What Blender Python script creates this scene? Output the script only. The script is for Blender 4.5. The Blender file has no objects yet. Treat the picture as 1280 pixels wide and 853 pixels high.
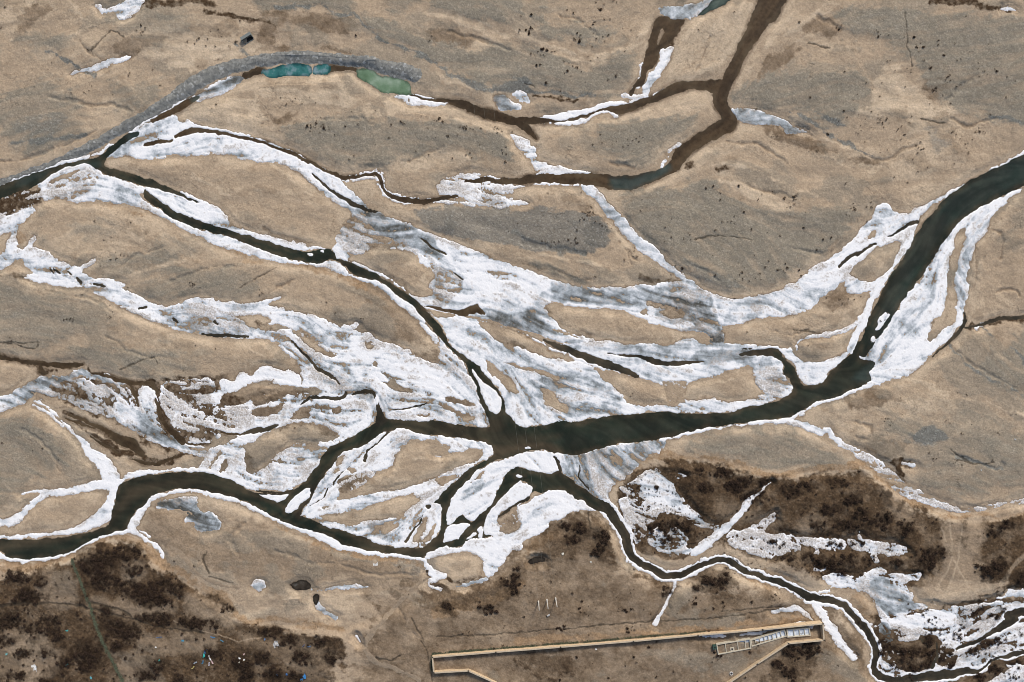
import bpy, bmesh, math, random, time
import numpy as np
T0 = time.time()
random.seed(7)
S = 0.5                       # metres per traced unit
CX, CY = 640.0, 426.5
def wx(x): return (x - CX) * S
def wy(y): return (CY - y) * S
scene = bpy.context.scene
col = scene.collection
F = np.float32

# ---------------------------------------------------------------- grid (one sheet reaching the horizon)
def axis(a, b):
    core = np.arange(a, b + 1, 0.8)
    out, st, p = [], 1.0, 0.0
    while p < 7000:
        st *= 1.17; p += st; out.append(p)
    out = np.array(out)
    return np.concatenate([(a - out)[::-1], core, b + out]).astype(F)
gx, gy = axis(-36, 1316), axis(-36, 889)
NX, NY = len(gx), len(gy)
X, Y = np.meshgrid(gx, gy)

# ---------------------------------------------------------------- noise
def _hash(ix, iy, seed):
    h = ix.astype(np.uint32) * np.uint32(374761393) + iy.astype(np.uint32) * np.uint32(668265263) + np.uint32((seed * 2246822519) & 0xffffffff)
    h = (h ^ (h >> np.uint32(13))) * np.uint32(1274126177)
    h = h ^ (h >> np.uint32(16))
    return (h & np.uint32(0xffff)).astype(F) / F(32767.5) - F(1)
def vnoise(x, y, seed):
    fx, fy = np.floor(x), np.floor(y)
    ix, iy = fx.astype(np.int64), fy.astype(np.int64)
    tx, ty = (x - fx).astype(F), (y - fy).astype(F)
    tx = tx * tx * (3 - 2 * tx); ty = ty * ty * (3 - 2 * ty)
    a = _hash(ix, iy, seed); b = _hash(ix + 1, iy, seed)
    c = _hash(ix, iy + 1, seed); d = _hash(ix + 1, iy + 1, seed)
    return (a + (b - a) * tx) * (1 - ty) + (c + (d - c) * tx) * ty
def fbm(x, y, sc, octv, seed, gain=0.55):
    v = np.zeros(x.shape, F); amp = 1.0; tot = 0.0; f = 1.0 / sc
    for o in range(octv):
        ca, sa = math.cos(o * 0.9 + seed), math.sin(o * 0.9 + seed)
        v += F(amp) * vnoise((x * ca - y * sa) * f + 1000.3 + 37 * o, (x * sa + y * ca) * f + 1000.7 + 91 * o, seed * 17 + o)
        tot += amp * amp; amp *= gain; f *= 2.03
    return v / F(math.sqrt(tot) * 0.58)          # about unit deviation
def sstep(a, b, v):
    t = np.clip((v - a) / (b - a), 0, 1); return t * t * (3 - 2 * t)

WXn, WYn = fbm(X, Y, 9, 4, 3), fbm(X, Y, 9, 4, 4)
Xw, Yw = X + F(0.8) * WXn, Y + F(0.8) * WYn
Xg, Yg = X + F(2.2) * fbm(X, Y, 22, 5, 5), Y + F(2.2) * fbm(X, Y, 22, 5, 6)     # looser warp for soil patches

def P(s):
    return np.array([[float(v) for v in p.split(',')] for p in s.split()], dtype=np.float64)
def smooth(p, closed, n=2):
    m = len(p)
    if m < 3: return p
    out = []
    for i in range(m if closed else m - 1):
        if closed: a, b, c, d = p[i - 1], p[i], p[(i + 1) % m], p[(i + 2) % m]
        else: a, b, c, d = p[max(i - 1, 0)], p[i], p[i + 1], p[min(i + 2, m - 1)]
        for k in range(n):
            t = k / n
            out.append(0.5 * (2 * b + (c - a) * t + (2 * a - 5 * b + 4 * c - d) * t * t + (3 * b - a - 3 * c + d) * t ** 3))
    if not closed: out.append(p[-1])
    return np.array(out)
def win(p, pad):
    x0, x1 = p[:, 0].min() - pad, p[:, 0].max() + pad
    y0, y1 = p[:, 1].min() - pad, p[:, 1].max() + pad
    i0, i1 = np.searchsorted(gx, [x0, x1]); j0, j1 = np.searchsorted(gy, [y0, y1])
    return slice(max(j0 - 1, 0), min(j1 + 1, NY)), slice(max(i0 - 1, 0), min(i1 + 1, NX))
def sd_poly(s, pad=8, warp=(None, None), sm=True):
    p = P(s) if isinstance(s, str) else s
    if sm: p = smooth(p, True)
    w = win(p, pad)
    x = (Xw if warp[0] is None else warp[0])[w]; y = (Yw if warp[1] is None else warp[1])[w]
    d2 = np.full(x.shape, 1e9, F); ins = np.zeros(x.shape, bool)
    for (ax, ay), (bx, by) in zip(p, np.roll(p, -1, 0)):
        ex, ey = bx - ax, by - ay
        px, py = x - F(ax), y - F(ay)
        t = np.clip((px * F(ex) + py * F(ey)) / F(ex * ex + ey * ey + 1e-9), 0, 1)
        qx, qy = px - t * F(ex), py - t * F(ey)
        np.minimum(d2, qx * qx + qy * qy, out=d2)
        if ay != by:
            ins ^= ((y < ay) != (y < by)) & (px < F(ex) * py / F(ey))
    d = np.sqrt(d2)
    return w, np.where(ins, d, -d)
def sd_line(s, pad=8, warp=(None, None), grow=0.0):
    p = P(s) if isinstance(s, str) else s
    p = smooth(p, False)
    hw = p[:, 2].max() / 2 + grow
    w = win(p, pad + hw)
    x = (Xw if warp[0] is None else warp[0])[w]; y = (Yw if warp[1] is None else warp[1])[w]
    out = np.full(x.shape, -1e4, F)
    for (ax, ay, aw), (bx, by, bw) in zip(p[:-1], p[1:]):
        ex, ey = bx - ax, by - ay
        px, py = x - F(ax), y - F(ay)
        t = np.clip((px * F(ex) + py * F(ey)) / F(ex * ex + ey * ey + 1e-9), 0, 1)
        qx, qy = px - t * F(ex), py - t * F(ey)
        np.maximum(out, F(aw / 2 + grow) + t * F((bw - aw) / 2) - np.sqrt(qx * qx + qy * qy), out=out)
    return w, out
def sdf(s, pad=8, warp=(None, None), grow=0.0):
    first = s.split(None, 1)[0]
    if first.count(',') == 2: return sd_line(s, pad, warp, grow)
    w, d = sd_poly(s, pad, warp)
    return w, d + F(grow)
# ---------------------------------------------------------------- traced shapes: polygons "x,y ..." or lines "x,y,width ..."
# ICE: (sheet, shape, density, whiteness); SAND: holes cut in it; WATER: open channels (colour 0 green-black, 1 brown, 2 murky olive)
OPS = []
def ice(key, s, d=1.0, t=0.85): OPS.append(('I', key, s, d, t))
def sand(*a):
    for s in a: OPS.append(('S', None, s, 0, 0))
def water(c, *a, rim=None, key=None, t=0.95):
    for s in a:
        if rim: OPS.append(('R', key, s, rim, t))
        OPS.append(('W', None, s, c, 0))

# --- upper belt
ice('belt', "130,200 136,192 150,180 162,175 162,165 175,160 195,150 220,144 222,151 240,154 262,160 287,166 320,172 357,186 385,199 402,210 415,217 427,225 431,232 445,245 460,258 480,269 500,277 520,284 540,294 565,303 595,314 620,323 640,332 660,338 685,348 715,357 745,360 765,359 790,360 795,355 815,357 827,353 847,353 860,352 872,356 878,361 892,369 905,374 905,412 901,418 904,432 864,427 843,431 808,433 780,431 745,428 700,412 660,412 640,410 600,398 560,392 535,388 525,380 505,362 480,346 445,332 425,322 415,313 422,305 427,295 435,285 435,275 440,268 427,258 412,248 400,240 390,227 377,218 365,212 355,206 331,202 320,201 287,195 262,191 235,195 215,194 185,199 162,196 150,195", 0.95, 0.66)
ice('belt', "170,165 220,150 262,162 310,176 360,192 400,216 395,224 355,203 300,192 240,190 190,193 150,190", 0.95, 0.84)
ice('belt', "420,300 440,270 470,270 500,285 530,310 545,330 580,350 560,380 540,385 545,350 525,318 490,308 460,312 440,322", 0.73, 0.52)
ice('belt', "455,262 500,280 540,298 565,320 540,318 500,300 470,288", 0.95, 0.36)
ice('belt', "545,296 600,318 650,337 690,352 670,372 660,385 690,402 740,427 700,412 660,385 625,372 590,352 560,325", 0.95, 0.94)
ice('belt', "605,382 640,395 660,388 690,412 735,428 720,432 660,414 615,402", 0.95, 0.32)
ice('belt', "690,352 740,363 800,364 830,358 835,372 800,382 750,380 700,374", 0.95, 0.49)
ice('belt', "835,355 860,352 878,362 896,380 904,405 903,432 888,430 888,418 870,412 850,412 820,398 825,380", 0.79, 0.36)
ice('belt', "836,368 848,370 862,373 878,378 888,388 893,398 880,394 862,388 846,381", 0.85, 0.02)
ice('belt', "800,392 830,404 845,407 860,402 868,408 850,412 825,408 800,400", 0.95, 0.84)
ice('belt', "690,377 720,382 750,383 785,388 815,404 800,398 750,388 700,383", 0.95, 0.94)
# right part of the belt
ice('wing', "890,369 905,374 920,374 935,372 960,367 980,361 1005,345 1025,330 1047,315 1065,303 1077,285 1090,273 1092,263 1100,255 1110,254 1117,264 1135,267 1145,262 1165,252 1185,240 1210,227 1237,212 1280,190 1500,60 1500,80 1280,196 1242,213 1210,235 1185,248 1167,257 1152,269 1146,280 1144,293 1140,308 1130,318 1120,330 1110,348 1100,356 1080,365 1075,368 1060,365 1055,352 1042,362 1025,374 1015,385 992,394 960,398 946,399 935,402 921,405 909,407 901,412 897,395", 0.95, 0.81)
ice('wing', "895,380 930,378 955,376 950,395 920,402 905,402", 0.95, 0.61)
sand("1060,343 1070,330 1080,323 1095,310 1112,303 1127,302 1125,313 1117,328 1105,343 1090,352 1075,350", "1083,298 1092,288 1096,290 1088,300")
# --- between the upper belt and the river
ice('apron', "536,391 560,392 600,400 640,412 672,426 700,438 745,428 780,430 808,432 843,430 864,426 887,430 904,430 960,432 977,437 979,468 988,480 989,491 975,498 960,503 920,513 877,518 825,515 780,519 747,522 717,528 685,531 655,534 645,530 634,517 626,492 614,476 600,460 590,452 575,441 562,427 550,405", 0.95, 0.77)
ice('apron', "660,476 720,470 750,480 775,500 770,515 720,520 690,515 650,505", 0.85, 0.55)
ice('apron', "690,432 745,430 800,433 860,430 900,432 950,434 960,440 930,452 880,462 840,470 800,470 770,455 735,442", 0.95, 0.63)
ice('apron', "870,440 930,437 955,440 930,448 890,455 872,452", 0.95, 0.23)
ice('apron', "925,470 945,462 965,455 985,475 985,495 960,500 940,505 955,490", 0.77, 0.68)
ice('apron', "828,478 857,478 856,502 832,506", 0.50, 0.63)
sand("681,385 685,379 697,379 720,384 750,385 780,389 800,398 815,405 830,409 857,414 880,415 887,420 888,429 878,428 864,425 856,424 843,429 826,430 808,431 780,429 745,426 732,424 710,415 697,405 685,393")
sand("597,401 620,408 640,414 655,419 672,427 690,437 705,443 732,453 747,461 780,468 800,473 815,478 830,482 832,488 835,503 825,506 812,507 790,506 780,500 772,488 760,478 750,470 740,458 720,452 700,451 677,445 655,438 640,433 620,426 610,416", "536,389 560,391 570,396 556,397 545,397")
sand("935,457 910,463 890,471 860,478 855,490 854,498 870,501 885,498 910,503 935,500 957,492 947,478 942,466")
sand("435,325 450,317 467,310 490,310 510,313 522,318 527,328 540,338 542,348 537,358 542,363 537,370 520,372 505,360 490,352 475,342 460,335 445,329")
sand("607,452 618,457 630,468 640,473 646,485 648,492 640,490 628,482 612,468", "632,453 640,455 665,461 690,467 699,476 677,468 655,463", "677,486 690,488 702,501 712,511 705,516 687,512 680,503")
sand("812,376 823,379 832,385 820,384 808,380", "825,390 840,386 855,392 848,399 835,398", "800,390 806,388 811,395 805,394")
# --- thin stream joining from the north
ice('rill', "731,234,8 738,230,8 736,238,12 747,245,10 760,263,12 775,278,13 792,298,13 810,312,13 825,323,11 840,338,8 852,347,6 865,356,10", 0.92, 0.54)
# --- top centre
ice('lace', "547,236 555,223 575,219 590,216 605,219 640,223 660,222 672,217 685,212 730,215 734,219 700,219 680,221 640,229 641,257 607,258 570,255 545,253 505,254 486,248 474,238 471,225 470,222 450,224 432,227 427,222 450,216 471,213 480,217 481,235 490,242 510,247 548,246", 0.76, 0.92)
ice('lace', "640,168 650,172 660,175 664,182 671,185 671,195 673,202 690,207 707,213 690,216 668,212 665,205 655,192 645,180", 0.91, 0.85)
ice('lace', "640,235,3 655,232,3 690,229,2.5 705,231,2 722,232,2", 0.96, 0.95)
ice('patch_small', "636,254,5 650,254,5 659,254,3", 1.0, .95)
ice('tongue', "825,60 830,64 841,60 837,75 825,95 815,110 810,120 804,129 796,122 807,100 812,92 825,75", 1.0, .8)
ice('fringe', "668,150,5 700,146,9 735,140,8 765,131,6 780,127,5 800,128,6 805,127,4 825,116,3 838,110,2", .98, .95)
ice('fringe', "778,124 782,116 795,107 799,95 801,80 804,80 803,95 800,107 806,120 803,132 785,132", .7, .95)
ice('fringe', "676,154,3 722,154,5 740,145,3 762,137,4 769,146,5", .9, .9)
ice('nook', "849,180,2 840,187,3 834,195,7 830,203,5 822,211,2", .8, .9)
ice('glaze_pond', "824,9 840,8 852,7 880,1 895,-6 905,-6 890,10 872,19 852,25 837,24 826,17", 1.0, .42)
ice('blue_pond', "913,138 925,135 945,138 960,142 980,150 1000,162 1015,169 1000,166 985,168 975,158 960,157 945,155 930,154 920,147", 1.0, .38)
ice('pond_white', "639,116 644,115 650,114 659,119 663,126 654,128 647,126 641,122", .95, .75)
ice('pond_grey', "618,121 623,118 631,119 635,124 642,130 649,133 650,136 644,137 635,138 627,137 620,131", 1.0, .2)
ice('snow_top', "120,8 124,6 130,12 142,9 155,2 172,-3 180,2 172,14 160,22 150,24 140,14 128,18", .85, .68)
ice('streak', "90,93,2.5 107,87,6 125,83,7 140,75,6 150,75,5 162,71,2", 1.0, .7)
ice('green_edge', "494,122 503,117 515,117 530,121 560,127 558,131 540,132 520,132 508,129", .85, .9)
ice('blue_channel', "242,123 255,112 270,104 287,96 300,93 310,92 309,98 295,106 280,116 262,122 250,125", .93, .36)
ice('bank_trim', "-20,240,2 20,226,2.4 57,211,2.4 100,198,2.6 125,192,2.6 136,182,2.6 145,181,2 158,170,2 190,148,2.2 215,135,2.2 230,127,2.2 242,120,2.2 255,112,2 290,96,2", .9, .85)
# --- junction at the left
ice('delta', "45,230 65,217 80,206 100,203 115,206 122,213 130,220 150,223 172,233 181,237 174,243 185,255 210,269 230,278 250,287 275,293 300,302 320,310 345,318 365,325 382,329 407,327 420,325 430,333 435,342 450,348 470,350 485,360 500,373 520,385 532,405 545,420 551,427 544,427 530,410 520,398 505,385 490,375 477,363 460,353 440,345 420,340 402,333 375,330 345,328 320,321 295,313 270,307 245,294 220,282 195,267 175,259 150,255 125,252 95,253 70,248 55,250 50,240", 0.91, 0.73)
ice('delta', "60,225 85,210 115,208 125,218 110,240 85,250 60,246", 0.74, 0.70)
ice('north_strip', "182,235 200,237 222,243 228,240 250,250 272,259 282,270 295,283 320,293 345,299 370,304 395,309 415,313 424,322 415,320 409,313 400,312 390,313 365,313 340,307 320,299 295,293 270,285 250,280 225,268 205,258 190,248", 0.94, 0.82)
ice('west_lace', "-40,285 0,255 15,247 32,238 45,231 52,245 45,258 28,268 20,280 10,284 0,292 -40,305", .62, .6)
ice('west_lace', "-40,300 0,277 20,266 40,258 44,264 28,280 19,295 21,308 29,314 40,298 44,298 34,316 28,325 12,331 0,338 -40,352 -40,330 0,318 8,305 12,290", .9, .8)
# --- long belt at the left
ice('long_belt', "30,315 45,311 55,314 65,320 82,328 97,334 115,326 119,327 104,336 105,342 125,349 140,350 157,355 152,360 170,370 190,378 207,384 225,379 240,373 260,373 282,378 320,379 348,371 350,374 335,381 357,387 380,392 395,397 415,403 427,408 445,405 447,409 440,414 460,419 475,425 490,440 450,450 400,430 385,418 370,413 357,408 335,405 342,400 325,394 300,395 285,394 290,402 320,410 345,414 350,422 320,424 287,423 265,422 235,417 215,410 195,402 175,393 150,383 125,369 107,360 87,359 67,359 50,352 30,348 42,343 37,338 27,325", 0.92, 0.84)
ice('long_belt', "70,335 95,345 120,350 135,362 120,364 95,355", 0.72, 0.54)
ice('long_belt', "200,392 240,380 270,385 310,405 315,420 270,420 230,412", 0.78, 0.60)
# --- central mass
ice('mass', "350,412 370,413 392,418 440,412 475,425 490,430 515,441 527,450 547,452 549,426 553,424 565,442 580,455 587,470 597,488 601,505 612,522 614,530 602,535 570,531 552,527 510,526 485,524 480,515 472,526 445,543 420,556 410,561 395,556 405,540 385,527 350,533 335,540 320,545 300,548 290,540 262,553 235,553 225,536 207,518 202,500 202,481 220,477 260,473 272,485 275,505 300,507 320,497 375,484 376,466 362,448 350,436 335,424", 0.82, 0.72)
ice('mass', "440,425 500,450 560,465 590,490 600,515 560,500 500,470 450,450", 0.95, 0.90)
ice('mass', "375,440 410,450 450,465 470,480 500,495 480,505 430,490 395,470", 0.81, 0.58)
ice('mass', "205,482 260,475 270,505 310,510 300,530 265,550 235,552 212,525", 0.67, 0.64)
ice('mass', "330,515 350,505 375,500 410,500 430,505 470,500 470,520 440,540 420,545 400,535 385,527 350,530 335,530", 0.83, 0.70)
ice('bright', "262,493 275,486 275,477 292,476 300,467 320,466 327,458 340,458 357,463 373,467 378,478 372,484 345,480 320,478 305,486 280,493 272,501", 1.0, 1.0)
sand("320,426 335,424 350,434 362,447 375,461 374,467 357,463 340,458 327,457 318,467 300,466 285,460 280,440")
sand("487,428 500,431 515,441 527,450 546,451 543,441 537,431 530,420 500,410", "475,477 495,480 515,487 512,491 490,486", "552,496 572,498 592,507 570,505", "550,506 570,511 595,523 585,526 570,518", "515,520 537,517 536,522", "318,499 335,493 352,487 375,484 395,485 397,490 365,493 335,503 318,509", "318,477 342,476 332,487 318,496 290,495 300,488", "310,514 340,508 355,505 345,518 320,523", "362,523 377,512 387,515 386,522", "415,512 425,510 427,515 417,517", "366,414 380,419 400,431 421,445 413,447 395,440", "455,430 462,429 470,433 460,437", "467,452 472,453 471,458 466,457")
ice('murky', "45,493 60,483 80,477 105,473 117,481 135,479 160,485 172,505 175,486 185,486 195,496 197,526 212,541 228,555 257,560 257,569 237,567 215,560 190,551 170,541 150,528 125,518 100,510 80,498 55,497 48,503", 0.70, 0.58)
ice('murky', "145,505 175,515 200,540 230,556 225,563 195,550 165,530", 0.93, 0.48)
ice('murky', "175,486 185,485 196,496 197,520 190,525 180,512 174,500", 0.78, 0.60)
ice('west_tongue', "-60,520 0,497 15,491 27,483 50,471 80,470 97,462 106,459 110,465 130,467 160,478 150,482 120,475 100,470 87,475 62,483 45,492 32,503 0,516 -60,540", 0.88, 0.48)
ice('rivulet', "42,501,3 55,507,2 70,519,2 82,530,3 90,540,4 95,545,4 105,553,9 112,566,13 125,575,16 135,588,20 140,600,22 146,607,14", 0.91, 0.85)
ice('rivulet', "41,507,3 55,514,3 68,523,4 80,533,3", 0.93, 0.85)
ice('rivulet', "28,618,3 38,615,4 47,613,4 60,616,6 75,617,8 100,611,10 125,606,13 140,608,14", 0.95, 0.90)
ice('rivulet', "62,616,5 50,623,8 37,633,8 25,645,9 12,653,12 0,653,10 -60,665,10", 0.93, 0.85)
ice('rivulet', "142,616,12 136,631,12 131,644,18 110,657,11 87,664,7 62,667,5 37,671,5 0,672,4 -60,676,4", 0.95, 0.90)
ice('lower_lace', "245,588 252,582 262,562 280,556 292,550 305,548 322,545 308,560 308,588 320,592 335,580 350,567 365,556 385,554 405,556 408,563 400,575 393,587 380,601 368,609 355,613 335,612 320,613 300,606 280,598 262,592", 0.80, 0.74)
ice('lower_lace', "345,585 370,570 395,566 400,575 385,595 360,606 335,606", 0.80, 0.60)
sand("305,560 320,548 345,537 365,527 385,527 405,533 420,538 425,545 415,553 395,556 380,550 360,560 345,570 330,583 320,590 308,588", "258,586 268,570 276,562 278,566 266,585", "272,588 283,573 286,575 280,590")
# --- between the two southern channels
ice('fan', "477,541 455,556 430,566 420,576 412,586 405,596 397,606 387,625 378,637 375,645 390,649 404,656 425,663 447,670 468,677 486,683 495,685 511,684 528,685 540,676 549,667 550,659 552,643 552,631 547,629 542,629 546,624 557,612 570,601 581,590 594,581 605,575 615,568 616,562 607,553 585,550 560,546 535,543 517,540 505,535 495,537 485,543", 0.89, 0.81)
ice('fan', "490,545 520,546 515,555 500,565 485,580 478,565", 0.82, 0.70)
ice('fan', "460,655 500,650 515,640 528,632 530,645 515,665 500,678 475,672", 0.78, 0.65)
sand("512,551 540,551 560,557 548,563 555,570 580,561 605,561 595,576 570,588 545,598 500,611 475,616 445,621 420,625 430,616 455,601 470,591 490,581 495,568 505,558")
ice('fan', "540,562 556,557 563,560 552,570 540,568", 0.41, 0.75)
sand("400,645 427,642 447,639 472,629 494,621 517,618 528,625 514,635 505,642 503,648 480,649 454,653 441,658 418,653", "543,600 556,595 569,593 564,601 554,608 550,605", "515,677 521,662 529,649 534,646 533,659 528,673 524,678", "526,678 536,667 545,653 543,667 536,677", "480,657 497,653 495,662 485,667 478,664", "421,574 428,569 432,571 425,582 420,583", "432,588 440,585 446,588 440,592", "418,586 424,586 423,592 417,591", "401,635 412,632 416,634 404,637")
ice('fan', "425,600 450,592 470,588 462,598 440,612 425,620", 0.58, 0.70)
# --- between south channel arms
ice('slab', "558,643 562,633 567,619 577,609 587,598 595,588 607,583 620,577 640,571 655,566 670,562 687,565 702,568 702,591 696,588 687,592 672,590 652,586 645,585 632,594 625,608 618,622 612,632 605,638 592,652 587,652 578,645 573,647 567,653 558,656", 0.98, 0.89)
ice('slab', "575,625 590,605 605,600 600,615 585,628", 0.88, 0.65)
sand("585,605 599,593 607,588 602,595 591,601")
ice('apron_south', "702,568 722,568 745,563 765,557 790,555 812,551 832,549 830,560 815,570 805,575 795,585 780,598 768,603 760,618 763,632 750,625 737,616 725,607 712,598 702,590", 0.84, 0.57)
ice('floor_sheet', "635,614 650,602 666,610 661,621 650,632 677,616 697,612 715,618 717,623 727,626 735,633 747,639 727,637 710,641 700,651 690,652 682,660 675,667 655,677 652,687 640,688 632,700 625,708 615,722 607,722 605,712 605,700 590,691 575,690 555,693 540,697 530,700 533,692 543,688 559,682 564,685 578,682 582,678 591,674 602,673 615,671 606,668 606,652 609,643 615,635 625,625", 0.96, 0.92)
ice('floor_sheet', "623,645 635,636 646,633 648,645 650,660 639,666 626,664", 0.53, 0.52)
ice('floe_big', "558,659 570,655 584,655 588,657 578,667 574,674 559,678 553,677 555,671", 1.0, 1.0)
ice('floe_sliver', "583,674 592,667 596,668 592,672 585,675", 1.0, 1.0)
ice('floe_notch', "597,663 601,658 604,658 604,667 601,673 597,672 599,667", 1.0, 1.0)
ice('floe_tri', "322,617 340,618 362,617 346,627", 1.0, .95)
ice('floe_long', "386,609 390,610 387,621 376,632 365,642 358,641 357,636 364,625 379,614", 1.0, .92)
ice('blue_trickle', "570,734,3 590,729,4 607,724,4", 1.0, .45)
ice('south_trim', "320,635,6 341,647,6 362,657,6 379,663,7 399,670,9 416,678,9 432,684,8 449,688,6 475,692,3.5 496,695,3.5 520,698,4 530,701,5 535,710,6 545,720,9 555,719,5 540,726,3 537,732,2 551,737,2", .97, .88)
ice('bend_trim', "320,637,5 295,626,5 265,617,5 237,612,5 215,615,4 192,622,5 182,633,6 172,647,10 165,660,10 172,667,6 185,676,4 200,685,4 204,695,4", .98, .97)
ice('bend_trim', "175,663,2 187,671,2", 1.0, .9)
ice('bend_trim', "165,663,8 150,666,5 125,672,4 100,684,4.5 75,694,4 45,700,4 15,700,5 0,695,9 -60,690,9", .98, .95)
ice('north_trim', "148,604,8 160,596,6 175,592,6 205,588,4 245,587,3.4 265,590,5 285,598,7 300,604,7", .98, .95)
ice('far_trim', "640,574,3 1,1,0" if False else "825,550,4 852,544,4 877,538,4 905,534,4 935,530,3.6 960,528,3.6 985,525,4 1000,516,4 1022,504,4 1045,499,4 1067,489,4 1089,480,5", .98, .95)
ice('cape', "1075,397,5 1068,408,3 1035,418,4 1000,425,3 997,437,3 992,440,3", 1.0, .7)
ice('cape', "1100,355,9 1090,373,9 1083,392,10 1077,408,9 1070,420,9 1063,438,9", .98, .95)
ice('cape', "1070,426 1063,441 1051,453 1036,466 1030,476 1012,480 1001,475 996,463 990,453 980,444 977,436 990,437 998,446 1010,451 1022,452 1042,449 1058,440 1064,428", .98, .82)
ice('east_sheet', "1500,110 1280,232 1267,238 1247,248 1230,254 1215,263 1197,273 1189,285 1177,300 1170,315 1157,335 1152,350 1135,363 1127,373 1124,388 1112,398 1102,420 1089,427 1080,438 1072,445 1075,450 1090,451 1094,456 1086,466 1089,482 1110,476 1132,470 1150,456 1165,443 1182,428 1187,423 1195,410 1204,405 1205,388 1207,375 1210,358 1210,338 1215,325 1217,313 1222,300 1232,290 1237,278 1245,265 1260,253 1280,235 1500,128", 0.94, 0.78)
sand("1197,288 1206,285 1207,298 1200,320 1195,343 1192,360 1196,373 1196,390 1195,403 1182,410 1170,423 1157,427 1162,410 1168,398 1177,393 1185,368 1182,350 1187,335 1185,323 1192,310 1191,298")
ice('floe_river', "1105,389 1112,393 1106,402 1100,412 1094,413 1097,405 1101,396", 1.0, 1.0)
ice('floe_small', "1088,422 1092,420 1096,424 1092,428 1087,427", 1.0, .95)
ice('creek', "985,525,6 1010,533,8 1027,541,8 1036,537,4 1040,546,7 1047,552,8 1055,556,4", 0.91, 0.66)
ice('creek', "1055,556,4 1075,568,9 1090,578,11 1110,593,15 1125,608,14 1145,618,12 1160,626,9 1180,633,7 1200,638,5 1220,637,4 1242,633,4 1280,626,4 1500,600,4", 0.66, 0.66)
ice('puddle_ice', "1130,579,2 1142,583,4", 1.0, .6)
# --- frozen marsh
ice('marsh', "776,609 793,603 809,588 819,585 826,591 842,590 858,595 845,599 842,611 852,621 860,629 865,637 875,644 885,654 898,658 896,663 881,658 868,655 852,645 839,642 822,639 821,649 808,657 809,665 796,681 785,662 780,642 773,626 786,621", .68, .62)
ice('marsh', "800,600 820,590 840,605 850,625 870,645 885,655 860,645 835,630 810,625", 0.97, 0.67)
ice('marsh', "809,667 822,660 831,672 840,658 852,665 860,675 854,686 867,685 875,688 852,693 839,695 826,690 814,683", .76, .58)
ice('ditch', "868,692,10 885,678,10 900,665,10 915,653,8 925,643,6 938,625,6 941,622,3 950,615,2.5 963,603,2", 1.0, .8)
ice('spread', "911,665 924,662 937,658 947,655 962,646 968,640 970,648 960,658 958,668 980,667 1000,672 1020,674 1052,676 1054,686 1035,687 1022,685 1023,694 1018,692 1018,684 1003,682 1000,688 985,690 965,696 944,693 930,686 911,681", .73, .88)
ice('branch', "1060,676 1070,673 1074,668 1078,672 1090,678 1115,679 1134,687 1130,692 1110,694 1096,691 1098,700 1103,708 1110,716 1132,719 1150,718 1149,724 1135,726 1132,732 1140,742 1146,755 1166,754 1166,758 1140,766 1112,772 1103,772 1096,760 1090,750 1080,740 1067,741 1052,737 1035,730 1030,721 1047,717 1060,721 1080,720 1092,710 1092,698 1085,689 1066,686", .77, .72)
ice('branch', "1025,740,3 1035,739,3 1043,733,4", 0.77, 0.86)
ice('branch', "1017,706,3 1018,712,2 1026,714,2 1034,708,2", 0.77, 0.81)
ice('swamp', "1089,781 1094,786 1098,780 1104,774 1125,770 1140,768 1158,764 1193,758 1211,757 1233,754 1259,752 1280,750 1500,725 1500,800 1280,812 1265,815 1245,822 1228,836 1206,836 1180,838 1150,842 1120,846 1105,842 1100,828 1096,818 1096,806 1108,798 1109,790 1105,784 1094,783", .78, .80)
ice('swamp', "1100,775 1140,768 1195,760 1195,775 1170,785 1130,785 1105,783", .92, .95)
ice('swamp', "1098,804 1118,802 1135,806 1170,802 1178,815 1172,830 1140,838 1112,830 1100,818", .60, .7)
ice('branch', "1088,728 1105,722 1120,735 1135,748 1150,757 1130,765 1108,768 1098,755", .92, .40)
ice('swamp', "1200,762 1240,757 1262,765 1245,782 1215,792 1198,780", .70, .45)
ice('swamp', "1098,802 1130,803 1168,797 1180,808 1196,815 1192,834 1172,832 1165,818 1140,815 1112,814", .42, .5)
ice('swamp', "1122,823 1150,819 1166,824 1162,838 1140,840 1124,834", .30, .4)
ice('swamp', "1108,787 1130,783 1132,796 1114,797", .6, .4)
ice('swamp', "1150,797 1168,794 1170,804 1152,806", .3, .4)
ice('swamp', "1098,782 1110,778 1116,800 1112,803 1105,800", .95, .45)
ice('swamp_low', "1500,820 1280,831 1267,833 1259,838 1241,850 1228,860 1228,900 1500,900", .85, .72)
ice('swamp_top', "1231,750 1254,747 1258,741 1266,736 1280,738 1500,730 1500,742 1280,747", .95, .6)
ice('drain', "1020,757,10 1032,775,10 1042,790,13 1052,805,9 1067,822,7", .97, .95)
ice('seep', "965,764,4 985,762,6 998,762,7 1008,768,4 1016,776,3", .95, .68)
ice('seep_wall', "872,795,2 888,794,3 908,796,2", .9, .75)
ice('seep_wall', "925,794,2 960,789,3 980,786,5 1000,780,5 1014,782,8", .9, .6)
ice('line', "842,725,3.5 844,732,3 835,750,2 825,770,2.5 819,781,5", 1.0, .72)
ice('clear_pond', "196,634 200,626 235,622 246,622 250,640 262,641 275,650 276,657 266,664 250,664 242,660 243,653 233,651 232,641 215,637", .9, .28)
ice('pond_round', "315,731 320,726 328,727 332,733 326,738 317,736", 1.0, .48)
ice('strip_south', "390,739,2 400,738,3 415,736,4 430,733,5 445,733,4 457,734,3", .85, .62)
ice('hook', "396,752,6 400,760,8 407,764,5 415,769,6 419,772,7", .95, .5)
ice('speck', "445,795,2.5 451,802,3", 1.0, .9)
ice('ne_patch', "1252,12,4 1263,11,5 1270,14,3", 1.0, .75)
ice('ditch_ice', "1220,410,3 1226,406,5 1232,404,2", 1.0, .7)
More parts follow.
